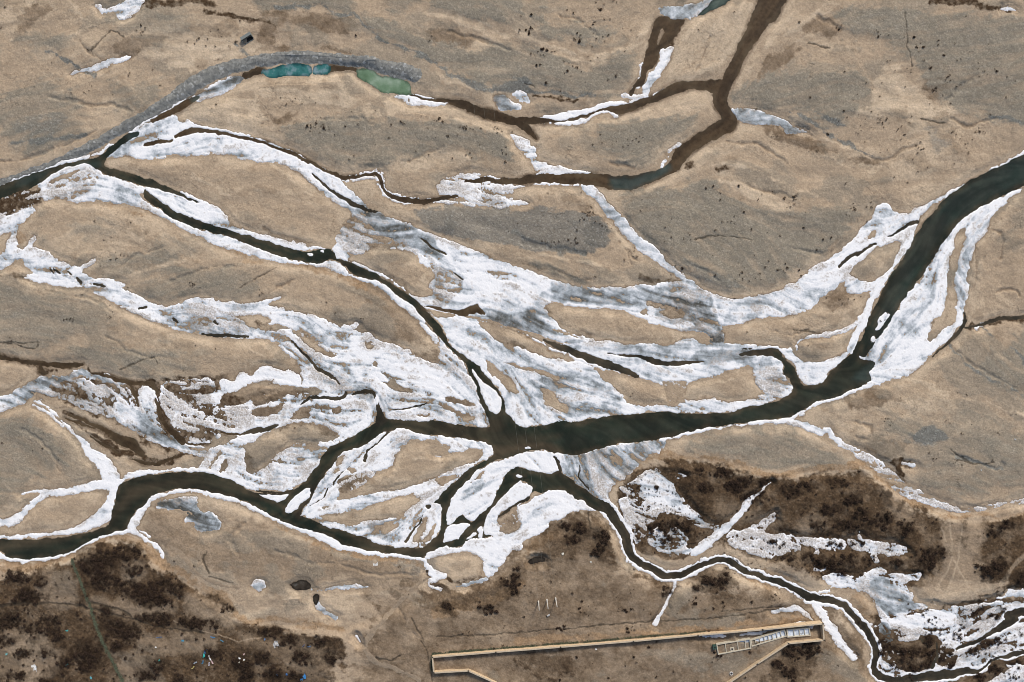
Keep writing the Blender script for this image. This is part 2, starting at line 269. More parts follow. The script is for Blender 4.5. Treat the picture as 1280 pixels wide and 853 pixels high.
# --- open water
water(0, "1500,95,34 1280,212,34 1240,232,36 1200,255,34 1172,285,33 1155,310,33 1140,335,32 1122,358,30 1108,385,26 1096,405,24 1085,428,16 1078,441,12")
water(0, "1072,426 1065,441 1052,453 1037,466 1030,477 1012,482 1000,478 996,466 988,455 978,444 973,436 955,436 930,440 931,444 955,445 968,447 977,452 980,460 980,468 987,474 990,486 989,492 975,500 960,505 940,507 920,513 902,517 877,518 850,516 825,515 810,517 780,519 760,520 747,522 735,525 717,528 702,527 685,531 665,535 655,534 645,530 637,520 630,515 622,520 615,531 602,535 570,531 552,527 530,527 510,526 485,524 478,515 472,527 445,543 420,556 410,561 402,573 395,586 382,601 370,611 357,615 345,617 320,616 305,610 290,601 265,593 245,590 207,591 175,596 160,601 147,610 145,626 140,642 136,655 120,664 87,670 50,675 25,676 0,674 -60,680 -300,720 -300,740 -60,695 0,689 5,695 15,698 50,698 87,690 112,677 140,666 155,665 160,657 170,640 181,631 190,620 212,612 237,610 265,615 295,623 320,633 337,643 354,653 376,660 399,666 418,674 427,680 444,684 461,688 482,691 500,693 522,697 528,697 533,692 543,688 559,682 564,685 578,682 582,678 591,674 602,673 615,671 606,668 605,659 606,652 609,643 615,635 625,625 635,614 649,602 652,601 666,610 662,618 668,614 677,616 697,612 715,618 717,623 727,626 735,633 750,640 762,640 760,631 750,625 737,616 725,607 712,598 702,591 701,588 696,588 687,592 672,590 652,586 645,585 632,594 625,608 618,622 612,632 605,638 592,652 587,652 578,645 573,647 567,653 558,656 558,643 562,633 567,619 577,609 587,598 595,588 607,582 617,576 640,571 655,566 670,562 687,565 702,568 722,568 745,563 765,557 776,553 790,555 812,551 830,548 852,542 877,536 905,532 935,528 960,525 985,523 992,520 1005,511 1022,502 1045,497 1067,487 1089,476 1086,466 1094,456 1090,451 1075,450 1073,440 1080,428")
HOLES = ["505,535 517,540 535,543 560,546 585,550 607,553 616,562 615,570 597,581 581,590 570,601 557,612 546,624 542,629 552,631 552,643 550,659 549,667 540,676 528,685 511,684 495,685 480,682 468,677 447,670 425,663 404,656 390,649 375,645 378,637 387,625 397,606 412,586 420,576 430,566 455,556 477,541 482,540 495,537"]
for h in HOLES: OPS.append(('D', None, h, 0, 0))
water(2, "757,634,12 768,648,12 778,662,11 783,676,11 787,692,10 797,702,9 815,711,9 832,720,8 852,718,8 870,710,7 890,702,6.5 905,699,7 918,705,8 932,714,7 960,723,7 985,732,8 1010,746,9 1035,750,9 1055,757,8 1072,775,8 1082,787,8 1092,805,8 1095,820,8 1091,834,7 1100,845,8 1115,851,8", rim=2.6, key='brook_trim')
water(2, "1115,851,8 1150,847,10 1170,844,12 1192,843,11 1206,838,10 1218,840,6 1225,839,4 1235,830,3 1248,822,4 1266,819,5 1280,815,6 1500,780,8", rim=1.8, key='brook_trim_low')
water(2, "1500,730,14 1280,764,11 1267,772,12 1252,784,9 1240,790,7 1232,797,2", rim=1.5, key='swamp')
water(2, "660,622,4 645,631,3 632,640,3 623,647,2")
water(0, "-260,340,26 -40,262,25 0,244,22 25,234,20 48,222,14 70,211,6 90,205,5 110,202,7 122,204,13 128,198,9 140,187,7 152,178,7 160,172,8 172,166,6")
water(0, "121,207,10 135,215,9 150,219,10 185,229,10 212,238,6 232,246,4 250,254,2", "181,238,3 183,243,7 190,250,9 205,260,9 222,271,10 250,281,10 280,290,9 300,297,9 320,304,12 345,312,12 370,319,12 395,322,15 410,318,13 420,323,3 427,326,3 440,335,10 455,343,10 467,345,9 475,349,4 490,359,7 505,370,9 522,383,9 532,395,8 545,410,9 555,423,8 559,430,4 570,441,4 585,452,7 590,468,5 600,486,7 605,503,8 615,518,14 622,528,20", "585,452,7 597,463,9 610,478,8 622,493,6 630,511,6 625,523,10")
water(1, "530,384,2 545,385,4 565,390,5 582,391,10 595,386,10 605,393,4")
water(1, "190,151,5 200,146,5 215,140,8 230,132,8 240,125,8 248,121,4", "306,95,8 314,92,9 322,89,9 330,89,6", "410,88,8 425,86,6 437,86,4 447,90,3")
water(1, "181,181,4 195,178,6 214,176,4", "219,172,4 228,167,6 237,164,8 255,164,6 275,167,4 300,172,4 320,176,4 345,185,4 370,195,5 390,204,4 405,213,4", "405,213,4 420,219,4 432,223,4 450,220,4 470,217,4 476,225,4 477,235,4 487,244,5 505,250,6 530,252,6 550,248,5 572,245,3", rim=None)
water(2, "390,217,2 400,225,3 412,237,4 432,250,5 450,259,5 470,265,2", "527,298,2 540,310,3 557,318,3", "567,342,2 579,350,3")
water(1, "514,119,3 532,124,3 560,127,5 582,132,10 607,142,12 640,151,11 652,155,12 665,167,6 670,173,3", "650,152,8 665,151,8 680,151,6 697,152,2 715,150,3 727,146,4 745,140,2 760,136,4 772,138,11 790,133,11 810,126,8 827,119,10 845,110,13 865,107,10 880,107,12 897,110,20")
water(1, "1040,-200,34 968,-8,33 956,15,27 945,35,20 930,60,17 918,85,14 908,105,14 900,120,18 902,132,16 909,144,17 912,152,20 902,160,18 880,172,16 865,182,16 852,192,18 845,205,14 830,215,12 810,223,14 790,228,17 772,229,18 752,226,15 727,224,14 690,223,12 665,224,9 640,227,7 602,225,6 580,228,3")
water(1, "824,20 840,24 855,25 847,40 838,56 825,62 820,80 810,90 803,107 795,110 790,120 787,115 799,97 804,77 812,50 817,32")
sand("825,38 829,36 830,42 825,52 821,56")
water(2, "680,426,3 707,436,8 732,447,9 752,453,10 777,462,9 797,471,4", "760,441,1.5 775,445,2 795,445,4 815,451,7 835,455,6 855,454,5 880,453,2", "925,443,3 940,442,5 960,440,7", "927,437,1 940,436,1.5")
water(2, "440,493,2 452,491,4 465,491,5 470,501,4 474,513,7 475,526,10", "375,507,1 387,498,4 405,497,4 425,498,5 432,491,4", "365,426,3 380,443,3 395,458,4 407,466,5 425,480,2", "492,512,2 510,511,2 527,507,2 534,503,1", "300,543,2 320,539,7 335,536,6 347,532,3", "455,576,4 460,563,3 475,551,2 485,541,4", "320,613,2 345,616,2 365,613,2")
water(2, "390,611,2 389,621,2 380,629,3 375,636,4 373,643,5", "410,611,1 406,619,1.5 403,624,1.5 393,629,1.5 386,632,1", "438,583,1 427,591,1.5 418,604,3 417,607,2", "534,633,5 536,633,5", "529,645,1.5 523,655,2 512,669,3.5 508,677,4")
water(2, "1049,334,4 1060,323,5 1072,318,3", "1071,319,5 1080,312,4 1095,305,4", "1110,296,2 1122,290,3 1135,282,4 1145,278,6")
water(2, "692,570,2 697,577,4 700,588,4", "722,572,1 725,585,1.5 724,596,2 735,612,2")
water(1, "205,530,5 215,540,8 226,550,9 230,555,4", "163,480,3 168,492,4 173,508,3", "235,555,2 250,556,2 263,554,2", "277,541,2 300,543,3")
water(2, "68,338,3 75,342,3", "85,340,2 90,343,2", "97,347,4 100,353,5", "118,355,3 130,358,3", "173,385,3 184,384,3", "218,399,4 222,402,4", "268,402,3 274,406,2", "252,418,3 270,420,4 290,419,4 310,421,4", "63,338,3 66,342,2")
water(2, "1205,392,2 1206,402,3.5 1200,413,4 1190,423,4 1180,433,3 1165,446,1.5", "1206,410,2 1220,408,2.5 1232,404,4 1255,398,4.5 1280,397,4.5 1500,392,6")
water(1, "-40,440,3 0,446,4.5 25,451,5 62,456,5.5 87,457,6 104,455,3", "50,457,4 52,465,6 58,466,3", "115,466,2 135,471,4 162,479,5 190,480,6 196,492,3", "195,498,3 198,512,5 202,525,4", "86,519,3 105,526,4 130,538,5 150,548,8 165,556,13 178,569,6")
water(1, "80,522,1.5 100,530,3 118,536,2", "140,548,4 158,556,7 172,562,5", "165,575,2 185,580,4 205,578,4 222,571,3", "112,545,2 130,556,3 146,566,3")
water(2, "1240,790,6 1225,800,5 1210,806,4 1195,812,3", "1150,800,3 1160,806,2", "1165,835,4 1172,820,3 1170,805,2")
water(0, "-40,240 0,245 20,240 38,236 48,237 46,247 32,257 12,264 0,271 -40,285")
# small loose pieces afloat after the channels are cut
ice('floe_big', "558,659 570,655 584,655 588,657 578,667 574,674 559,678 553,677 555,671", 1.0, 1.0)
ice('floe_sliver', "583,674 592,667 596,668 592,672 585,675", 1.0, 1.0)
ice('floe_notch', "597,663 601,658 604,658 604,667 601,673 597,672 599,667", 1.0, 1.0)
ice('floe_tri', "322,618 340,619 362,618 346,627", 1.0, .95)
ice('floe_long', "386,610 389,611 386,621 375,631 365,642 358,641 357,636 364,625 379,614", 1.0, .92)
ice('floe_river', "1105,389 1112,393 1106,402 1100,412 1094,413 1097,405 1101,396", 1.0, 1.0)
ice('floe_small', "1088,422 1092,420 1096,424 1092,428 1087,427", 1.0, .95)
ice('floe_west', '0,250 25,239 46,236 51,240 47,251 28,262 8,271 -40,288 -40,264', .60, .52)
ice('floe_bit', "645,593 650,593 654,595 651,597 646,596", 1.0, 1.0)
ice('floe_split', "590,462 595,465 604,478 615,485 625,497 627,508 620,518 612,512 606,500 600,484", 1.0, .97)
ice('floe_inlet', "470,494 473,497 472,506 468,503", 1.0, .95)
ice('floe_dark', "383,317 390,316 392,319 386,320", 1.0, .9)
ice('floe_dark2', "401,314 405,313 405,317 401,316", 1.0, .9)
ice('floe_shore', "1000,516 1004,516 1005,520 999,521", 1.0, .95)
ice('floe_mid', "655,559 660,558 664,561 658,562", .9, .8)
# ponds of still water (own colour)
PONDS = {'teal': ["330,89 345,84 365,80 385,81 389,86 385,95 357,95 340,98 331,95", "391,86 397,81 409,81 412,87 409,94 400,94 391,93"],
         'green': ["447,89 455,86 465,89 475,95 490,96 505,101 512,106 514,116 507,120 492,117 475,114 462,106 452,99 447,95"],
         'dark': ["363,731 372,728 378,726 387,729 389,736 380,738 368,736", "391,746 397,744 399,750 396,757 392,753", "660,700 668,698 678,698 682,702 672,704 662,704"],
         'deep': ["872,19 885,8 897,-6 940,-30 950,-28 915,0 895,10 880,18"]}
# ---------------------------------------------------------------- soil patches: mask -> shapes (softness, strength)
SOIL = {k: [] for k in ('scour', 'gravel', 'slate', 'earth', 'scrub', 'ochre', 'wet', 'pale')}
def soil(k, soft, amt, *a):
    for s in a: SOIL[k].append((s, soft, amt))
soil('gravel', 5, .95, "1042,15 1090,8 1135,12 1280,22 1700,0 1700,200 1280,157 1222,142 1177,130 1147,85 1122,70 1090,50 1060,42", "905,125 922,112 960,97 1010,87 1067,90 1090,105 1072,135 1035,152 985,137 960,135 930,132",
     "780,238 815,235 850,238 870,225 890,228 925,248 952,260 997,270 1022,250 1060,263 1078,270 1065,285 1042,305 1010,330 972,353 960,363 927,365 902,355 860,338 832,320 802,295 785,273",
     "357,162 395,150 432,145 532,150 582,155 620,165 637,182 637,202 570,187 520,197 445,207 407,200 370,182", "770,150 815,150 872,150 852,170 815,197 800,207 765,192 735,185 745,162",
     "655,15 678,14 690,28 735,32 780,35 750,52 702,50 670,37", "640,52 677,60 705,77 735,85 777,62 800,70 782,110 760,122 715,117 665,112 607,107 545,82 482,52 455,22 495,27 532,50 590,62",
     "320,-40 445,-40 440,18 400,10 345,8 330,15", "480,-40 530,-40 515,15 485,18", "540,5 580,-40 640,-40 660,12 640,28 600,25 560,17")
soil('gravel', 9, .75, "165,318 215,300 250,293 270,313 212,325 175,343 150,349 107,340 120,330", "175,360 215,340 250,333 320,335 300,375 250,368 212,383 180,373", "-300,345 0,345 32,358 87,363 125,373 150,390 120,413 75,430 0,440 -300,440",
     "1105,526 1135,518 1185,518 1210,508 1280,531 1700,560 1700,600 1280,611 1235,616 1172,618 1140,598 1160,576 1150,546 1100,546", "872,538 960,530 1010,548 1065,576 1075,583 960,588 915,576 877,565 852,556",
     "-300,526 0,526 37,521 65,543 82,566 62,596 25,606 0,626 -300,640", "650,328 700,327 740,340 760,355 720,355 680,343", "140,-20 240,30 200,60 130,30", "0,120 60,100 110,150 60,190 0,170", "140,110 200,105 190,135 150,140", "60,440 140,430 220,440 250,470 150,470",
     "95,280 130,275 140,290 105,296", "20,30 60,40 100,50 90,72 40,66 10,40")
soil('gravel', 6, .8, "1180,330 1215,325 1212,360 1190,365", "1215,470 1280,500 1400,540 1400,420 1280,410")
soil('slate', 3, .75, "515,262 560,260 640,260 702,263 747,270 765,298 735,315 690,317 640,308 620,305 595,300 552,293 532,280")
soil('slate', 2, .9, "640,290,5 670,300,5 700,310,7 730,316,6", "618,110 631,103 647,99 656,96 664,100 665,111 666,117 655,117 639,116 620,116", "345,9,3 400,9,3 430,18,3 450,28,4 470,45,4 500,58,4 540,80,4 570,98,4 605,111,5 620,111,5", "664,114,5 690,116,5 720,119,4 745,121,2",
     "60,65,3 75,72,5 95,85,5 120,95,3", "290,52,3 305,60,5 312,66,3", "0,181,2 40,177,4 80,172,5 105,170,4", "985,138,3 1010,150,5 1040,168,4 1065,184,3 1090,196,3", "1235,146,2 1260,152,3 1280,156,3 1400,190,3", "1000,130,2 1035,150,3 1055,160,3", "1160,530 1185,545 1165,552 1140,548", "1190,570,2 1215,577,3 1235,583,3 1250,585,2", "1225,410,2 1250,425,3 1275,450,3 1300,470,3", "1185,427,3 1210,455,3 1250,480,3 1290,495,3")
soil('slate', 6, .5, "855,325 900,345 925,350 900,358 865,345", "1100,548 1150,548 1165,540 1190,545 1150,556", "980,140 1000,148 1010,160 990,156", "1160,165 1180,172 1185,185 1165,180", "150,165 165,155 190,150 175,170", "20,155 70,140 80,160 40,170", "500,690 540,690 545,712 510,715 490,700", "1000,595 1010,590 1015,600")
soil('earth', 14, .78, "480,735 530,728 560,740 640,690 700,650 760,650 790,715 850,735 960,735 1010,755 1060,775 1090,840 1090,1400 440,1400 440,850 470,800")
soil('earth', 10, .5, "170,640 280,650 330,660 400,680 480,700 525,705 530,735 480,745 420,735 330,740 250,700 200,690", "280,470 400,440 540,450 600,520 480,540 380,520 300,545 240,540 120,500 60,495 200,480")
soil('earth', 5, .75, "785,238 800,245 820,240 835,250 825,262 800,275 790,262", "730,258 752,272 760,300 738,310 728,290", "345,152 365,140 375,142 352,160", "330,12 380,20 440,24 440,40 400,42 360,30 340,60 400,60 440,68 380,66 330,64", "130,60 170,45 210,50 180,65 150,72", "530,40 560,35 600,45 580,60 545,58", "1000,35 1020,25 1045,20 1050,40 1035,45", "960,75 990,55 1000,60 975,90 940,108 950,90", "1160,90 1180,95 1190,115 1170,130 1155,115", "950,150 970,160 1010,172 1060,195 1100,202 1090,208 1020,190 960,168", "1085,545 1130,548 1140,555 1100,575 1080,560", "20,20 60,0 70,0 50,30 25,50", "1055,495 1100,488 1120,500 1075,512")
soil('earth', 7, .6, "230,30 290,28 300,40 245,45", "720,255 745,262 725,272", "400,410 470,400 530,420 500,430", "440,335 520,365 540,420 480,400", "1060,345 1080,355 1055,380 1030,380")
soil('scrub', 5, .98, "-300,730 0,720 37,711 67,707 90,700 100,690 135,679 162,682 185,697 190,710 215,715 227,727 245,732 270,745 282,760 300,777 335,780 360,787 395,790 427,797 437,815 430,837 415,870 415,1400 -300,1400",
     "822,578 858,576 885,577 904,583 924,591 960,596 1022,596 1060,591 1080,591 1100,606 1135,633 1155,640 1185,650 1225,651 1280,642 1700,600 1700,740 1280,737 1255,728 1200,728 1150,735 1110,735 1060,742 1030,725 1005,717 985,707 960,700 930,690 900,680 873,690 800,684 776,640 773,615 805,588")
soil('scrub', 8, .7, "525,735 570,739 620,719 645,712 660,690 690,662 712,643 745,641 772,690 760,700 735,690 700,700 660,715 640,745 600,760 560,765 530,758", "865,712 905,704 920,720 925,738 890,740 868,730", "1090,800 1140,795 1180,800 1240,795 1260,840 1230,848 1200,870 1140,842 1100,840", "1225,850 1255,830 1300,825 1300,850 1240,860", "985,800 1020,815 1010,840 970,853 960,840", "820,670 860,672 880,690 840,690", "652,820 700,815 720,835 680,845")
soil('scrub', 4, .95, '1092,770 1130,762 1165,758 1193,752 1233,748 1300,744 1500,720 1500,900 1230,900 1205,842 1180,842 1150,850 1112,850 1098,835 1095,800', '778,605 800,588 830,586 870,600 880,640 900,662 880,690 830,698 800,690 785,665 772,630')
soil('scrub', 6, .55, "672,648 705,645 700,690 672,700", "740,655 762,660 765,695 745,700")
soil('ochre', 3, .9, "-60,712,12 0,710,14 40,705,12 75,700,9 100,686,9 125,676,7 150,672,7 175,680,9 195,695,9 205,703,10 225,716,11 250,730,11 275,745,12 290,760,10 310,775,10 345,772,10 390,780,10 430,785,8",
     "330,640,4 345,655,5 370,666,5 400,677,5 430,689,6 470,697,5 510,701,5 528,706,4", "808,577,10 820,570,12 850,571,10 885,572,9 915,582,9 950,590,9 985,592,8 1025,588,7 1070,582,7 1090,590,7 1115,608,7 1140,626,7 1165,640,7 1190,646,5 1225,646,5 1280,640,6 1500,610,6", "545,765,14 580,757,14 620,745,12 650,725,10", "640,800,5 700,797,5 800,789,5 900,783,5 1000,772,4")
soil('ochre', 4, .7, "760,612 775,600 800,588 806,580 800,578 785,588 765,604", "655,690 662,680 680,665 690,672 670,690 660,700", "320,312,5 370,332,6 420,345,6 460,358,5", "225,262,4 260,300,5 300,318,6 330,328,6", "105,240,4 150,258,5 190,270,5", "960,712 990,722 1010,735 1000,745 970,735", "1060,745 1075,742 1095,760 1100,775 1080,778 1065,765", "640,415,3 670,430,3 700,450,3", "40,270,4 30,285,5 24,300,5", "870,710,4 900,702,3 920,712,4 940,727,5 970,735,5", "280,170,3 320,180,3")
soil('pale', 4, .8, "1132,472,3 1180,492,4 1210,500,3 1250,512,3 1280,522,3 1500,600,3", "530,20 600,40 640,45 700,68 740,82 780,68 800,55 830,30 815,40 780,55 735,75 700,60 640,40 600,32 550,15", "905,212 935,225 960,240 985,255 1000,262 960,262 925,238 900,226", "1090,100 1120,80 1150,120 1200,140 1180,150 1130,145 1080,150 1060,145 1090,135", "0,22 15,50 60,10 75,-20 40,-20", "970,25 1040,8 1020,22 985,45 962,62 958,45",
     "860,40 880,20 930,5 940,15 925,50 915,70 895,85 870,100 840,108 838,80", "870,340 905,360 940,368 905,368 880,355", "465,165 490,120 560,135 640,165 640,172 560,150 480,140 440,132 330,125 330,112 400,90 430,100", "230,140 270,128 320,125 320,165 270,158 230,150", "140,55 200,30 280,25 320,60 290,75 240,92 200,75", "780,200 830,180 850,175 830,195 805,208")
soil('pale', 5, .5, "960,12 1020,2 1000,20 965,28", "100,150 140,120 160,150 120,170", "100,30 140,45 110,75 80,70", "1110,500 1160,490 1200,500 1180,515 1130,515", "1160,550 1200,530 1250,535 1220,545", "1000,520 1080,500 1060,530", "400,180 450,190 500,185 520,205 470,212 420,208", "460,720 520,730 505,760 470,780 480,750", "700,690 730,710 720,740 690,735", "710,745 740,740 760,760 730,775", "785,740 815,740 812,760 790,762", "740,800 800,790 830,830 780,850", "650,830 700,825 690,853 650,853", "200,295 300,310 310,325 230,320", "1180,590 1220,580 1210,600", "150,260 200,280 190,300 110,320 60,320 70,300")
soil('wet', 2, .9, "-40,440,4 0,446,5 25,451,5 62,456,6 87,457,9 107,453,4 115,466,3 135,471,4 162,479,5 190,480,8 198,500,5 200,520,5", "85,518,5 105,526,5 130,538,6 150,548,8 165,556,14 180,570,6 190,578,8 210,577,8 225,570,6 240,566,5 250,570,4", "97,530,4 112,540,5 135,552,8 150,565,8 163,566,10", "50,458,6 54,463,6 70,464,5", "1205,412,4 1232,406,4 1255,399,5 1280,398,5 1400,400,4", "1200,395,3 1204,408,4 1195,418,4 1180,432,3", "172,2,8 195,5,10 220,3,10 245,4,9 265,6,8", "255,15,3 280,20,4 305,25,5 330,29,5 345,32,3", "1162,0,8 1185,4,10 1210,6,8 1240,11,7 1262,16,5", "666,121,2 672,119,3 684,122,3 705,124,2 720,124,1", "1112,577 1125,574 1145,578 1140,586 1128,584 1135,600 1128,602 1120,586", "825,65 840,58 850,40 855,30 850,25 838,50", "535,718,3 555,722,3 575,732,4 600,727,3", "895,213 905,210 912,213 900,217", "858,200 870,203 868,209 855,208")
soil('wet', 5, .8, '40,495 60,480 105,470 160,480 200,480 260,472 300,500 300,520 265,553 225,565 190,555 150,530 100,512 60,500')
soil('wet', 5, .5, '300,500 340,490 440,490 470,520 420,545 390,530 340,535 300,545', '270,590 300,550 330,590 400,560 395,590 350,612', '560,435 600,460 620,500 600,515 540,500 470,470 480,450', '840,360 890,375 902,430 880,412 830,400')
soil('wet', 3, 1.0, '-40,240 0,246 25,238 48,234 54,240 50,254 30,264 8,274 -40,292')
soil('wet', 3, .6, "1260,400 1300,395 1300,405", "0,345,4 20,342,4 30,345,3", "320,407,5 340,415,6 355,425,6 368,437,4", "800,348,4 820,352,3 850,350,5 870,360,4", "681,382,3 683,390,3 700,408,2", "884,416,3 888,428,3 902,430,4 902,415,4", "270,473,5 285,478,8 290,498,10 320,507,6", "205,478,4 235,476,4 262,470,4", "615,421 640,432 690,450 640,440", "560,610 600,590 590,606", "420,598 440,590 450,600 425,620", "700,575,4 700,590,3", "760,690,3 790,716,3 830,730,3")

soil('scour', 1.6, .75, "60,120,2.5 110,128,3 165,140,2", "0,205,2 60,190,2.5 120,165,1.5", "100,52,3 130,78,2 160,72,1.5", "400,150,1.5 440,148,2 475,160,1.5", "510,200,3 540,190,2 560,180,2", "1080,195,2.5 1100,200,3 1125,190,2.5 1150,180,2", "1190,152,3 1215,155,4 1240,150,2.5", "1220,95,4 1200,112,5 1182,128,3", "775,300,2 790,330,2", "782,308,1.5 798,328,1.5", "320,375,2 345,362,2 370,352,2", "330,285,3 360,297,3 390,305,2", "150,330,2 180,315,3 200,310,2", "990,312,2 1008,314,2.5 1025,318,2", "1188,430,3 1215,455,3 1240,470,2 1280,490,3", "1060,530,2 1078,529,4 1089,538,4 1084,547,3 1070,545,2", "1175,560,2 1200,572,2 1230,582,3 1250,583,3 1248,577,2", "860,330,1.5 880,340,1.5 900,350,1.5", "935,230,2 960,238,2 1000,250,1.5", "910,180,2 940,180,3 965,190,2 980,205,1.5", "655,300,5 690,312,6 730,317,4", "650,330,4 690,340,5 740,352,4", "700,150,2 725,158,2", "765,203,3 790,210,2", "245,280,4 275,300,4 320,312,3", "215,352,3 250,338,3 300,332,2", "60,365,3 110,372,3 150,392,3", "130,420,2 170,440,2 230,455,2", "30,470,2 20,480,2", "30,540,2 60,560,3 80,590,2", "420,700,2 470,720,3 520,716,3", "500,760,3 520,790,2", "300,690,2 290,670,2 310,655,1.5", "345,690,3 400,705,3 440,700,2", "560,40,3 600,50,3 640,62,3", "700,20,2 730,30,3 745,45,2", "860,20,4 880,12,5 895,20,3", "890,45,2 880,70,3 868,92,2", "1020,22,7 1035,30,8 1048,38,5", "1240,285,3 1255,300,4 1250,325,2", "1245,365,2 1265,362,3 1275,370,1.5", "1215,300,2 1222,330,2 1218,360,1.5", "960,415,2 985,420,2 1010,412,1.5", "1000,600,1.5 1040,590,1.5", "700,400,1.5 740,420,1.5")
soil('pale', 1.8, .75, "1225,430,3 1255,452,3 1280,463,3 1320,480,3", "160,347,4 215,330,4 265,312,3", "500,206 530,191 560,186 590,200 570,211 530,212", "545,92 575,98 602,110 560,106", "993,320 1020,322 1022,330 1000,329", "1060,505 1100,498 1150,500 1175,515 1130,513 1080,513", "90,0,3 102,15,3 114,28,2", "480,775 505,777 525,803 515,806 490,786", "485,728 502,727 512,746 490,746", "905,362,5 940,370,5 970,366,4", "860,345,5 885,358,5 905,368,4", "770,235,3 790,250,3 770,265,3", "640,325,3 660,322,3 700,322,3 750,335,3", "905,205,3 950,215,3 1000,240,3 1040,250,2", "1030,170,3 1070,190,4 1090,194,3", "960,170,2 1000,178,3 1050,205,3", "205,40,3 225,60,3 250,80,2", "150,105,3 165,115,4 180,130,3", "330,195,3 350,215,3 385,245,3", "345,290,4 370,300,3", "240,220,4 270,235,4 290,250,3", "530,350,4 538,345,3", "690,395,3 740,415,3 790,425,2", "1010,425,4 1050,415,3", "1090,320,3 1110,335,2", "1195,345,3 1190,375,3", "520,575,3 560,575,3 590,570,2", "430,622,2 470,610,3 510,600,2", "420,650,2 460,640,2", "330,550,3 370,540,3", "20,330,3 60,355,3 120,380,2", "300,430,3 340,450,3", "720,500,3 800,495,3", "870,485,3 930,470,3", "680,780,6 720,770,6 760,785,4", "640,790,5 660,775,4", "330,740,5 380,750,6 420,760,4", "250,650,3 290,660,3 320,690,3")

# flow lines that steer the streaks in the sand (besides the channels)
FLOW = ["0,345 100,370 200,415 330,440", "0,200 60,180 150,140 240,95 330,72 450,76 540,100", "640,60 700,80 760,70 800,40", "860,250 900,300 960,350", "960,100 1050,90 1120,130 1250,160", "960,180 1050,200 1150,190 1280,180", "1000,540 1100,570 1200,600 1280,600", "1150,480 1280,530", "0,560 80,590", "330,200 420,170 560,160 640,190",
        "700,190 790,190 860,160", "520,270 640,290 740,320", "300,690 420,720 520,720", "560,790 800,780 1000,760", "820,580 960,600 1080,600 1200,660 1280,650", "60,100 150,60 300,70", "340,30 480,50 600,110", "0,740 150,700 300,790 430,800", "0,820 200,830 400,850", "870,60 850,100", "980,30 950,90", "190,370 260,340 330,330", "1200,340 1230,420 1280,470", "80,300 150,280 200,300", "640,760 800,750 950,740", "700,820 850,820", "1030,640 1150,690 1280,690"]
# ---------------------------------------------------------------- fields
SH = (NY, NX)
NEG = F(-60)
I = np.full(SH, NEG, F)            # ice, raw
Wf = np.full(SH, NEG, F)           # open water
Dn = np.full(SH, 1.0, F); Tn = np.full(SH, .85, F)
Wc = np.zeros(SH, F)               # water colour code
Best = np.full(SH, NEG, F); Reg = np.full(SH, -1, np.int16)
KEYS = []
for op in OPS:
    if op[1] and op[1] not in KEYS: KEYS.append(op[1])
LOWCUT = np.full(SH, NEG, F)
for kind, key, s, a, b in OPS:
    if kind in 'IR':
        w, d = sdf(s, 10, grow=(a if kind == 'R' else 0))
        dens, tone = (a, b) if kind == 'I' else (.97, b)
        I[w] = np.maximum(I[w], d)
        if kind == 'R' or (s.split(None, 1)[0].count(',') == 2 and dens > .88): dens = dens + (.07 if kind == 'R' else .11)
        k = sstep(-2.5, 1.5, d)
        Dn[w] += k * (F(dens) - Dn[w]); Tn[w] += k * (F(tone) - Tn[w])
        m = np.minimum(d, 5) > Best[w] - (0.01 if kind == 'I' else 0)
        if key.startswith('floe'): m = m | (d > -2.5); Wf[w] = np.minimum(Wf[w], -d)
        Best[w] = np.where(m, np.minimum(d, 5), Best[w])
        Reg[w] = np.where(m, KEYS.index(key), Reg[w])
    elif kind == 'S':
        w, d = sdf(s, 8)
        I[w] = np.minimum(I[w], -d)
        Wf[w] = np.minimum(Wf[w], -d)
    elif kind == 'W':
        w, d = sdf(s, 8)
        Wf[w] = np.maximum(Wf[w], d)
        Wc[w] = np.where(d > -3, F(a), Wc[w])
    elif kind == 'D':
        w, d = sdf(s, 8)
        Wf[w] = np.minimum(Wf[w], -d)
PF = {}
for k, shapes in PONDS.items():
    f = np.full(SH, NEG, F)
    for s in shapes:
        w, d = sdf(s, 8); f[w] = np.maximum(f[w], d)
    PF[k] = f
pond_any = np.maximum.reduce(list(PF.values()))
print('fields', round(time.time() - T0, 1))

# ---------------------------------------------------------------- flow direction -> streaks
cx_, cy_ = np.meshgrid(np.linspace(-40, 1320, 92), np.linspace(-40, 893, 64))
c2 = np.zeros(cx_.shape); s2 = np.zeros(cx_.shape); wt = np.zeros(cx_.shape) + 1e-9
src = [(P(s)[:, :2], 1.0) for k, _, s, a, b in OPS if k == 'W' and len(P(s)[0]) == 3 and len(P(s)) > 2] + [(P(s)[:, :2], 1.5) for s in FLOW]
for p, g in src:
    p = smooth(p, False)
    for a, b in zip(p[:-1], p[1:]):
        L = math.hypot(*(b - a))
        if L < .5 or L > 300: continue
        th = math.atan2(b[1] - a[1], b[0] - a[0]); m = (a + b) / 2
        w_ = g * L / ((cx_ - m[0]) ** 2 + (cy_ - m[1]) ** 2 + 150) ** 1.3
        c2 += w_ * math.cos(2 * th); s2 += w_ * math.sin(2 * th); wt += w_
def upsample(g):
    u = np.clip((gx + 40) / 1360 * 91, 0, 90.999); v = np.clip((gy + 40) / 933 * 63, 0, 62.999)
    i = u.astype(int); j = v.astype(int); fu = (u - i).astype(F)[None]; fv = (v - j).astype(F)[:, None]
    g = g.astype(F)
    return (g[np.ix_(j, i)] * (1 - fu) + g[np.ix_(j, i + 1)] * fu) * (1 - fv) + (g[np.ix_(j + 1, i)] * (1 - fu) + g[np.ix_(j + 1, i + 1)] * fu) * fv
A2 = np.arctan2(upsample(s2 / wt), upsample(c2 / wt)) / 2 + F(.25) * fbm(X, Y, 60, 2, 31)
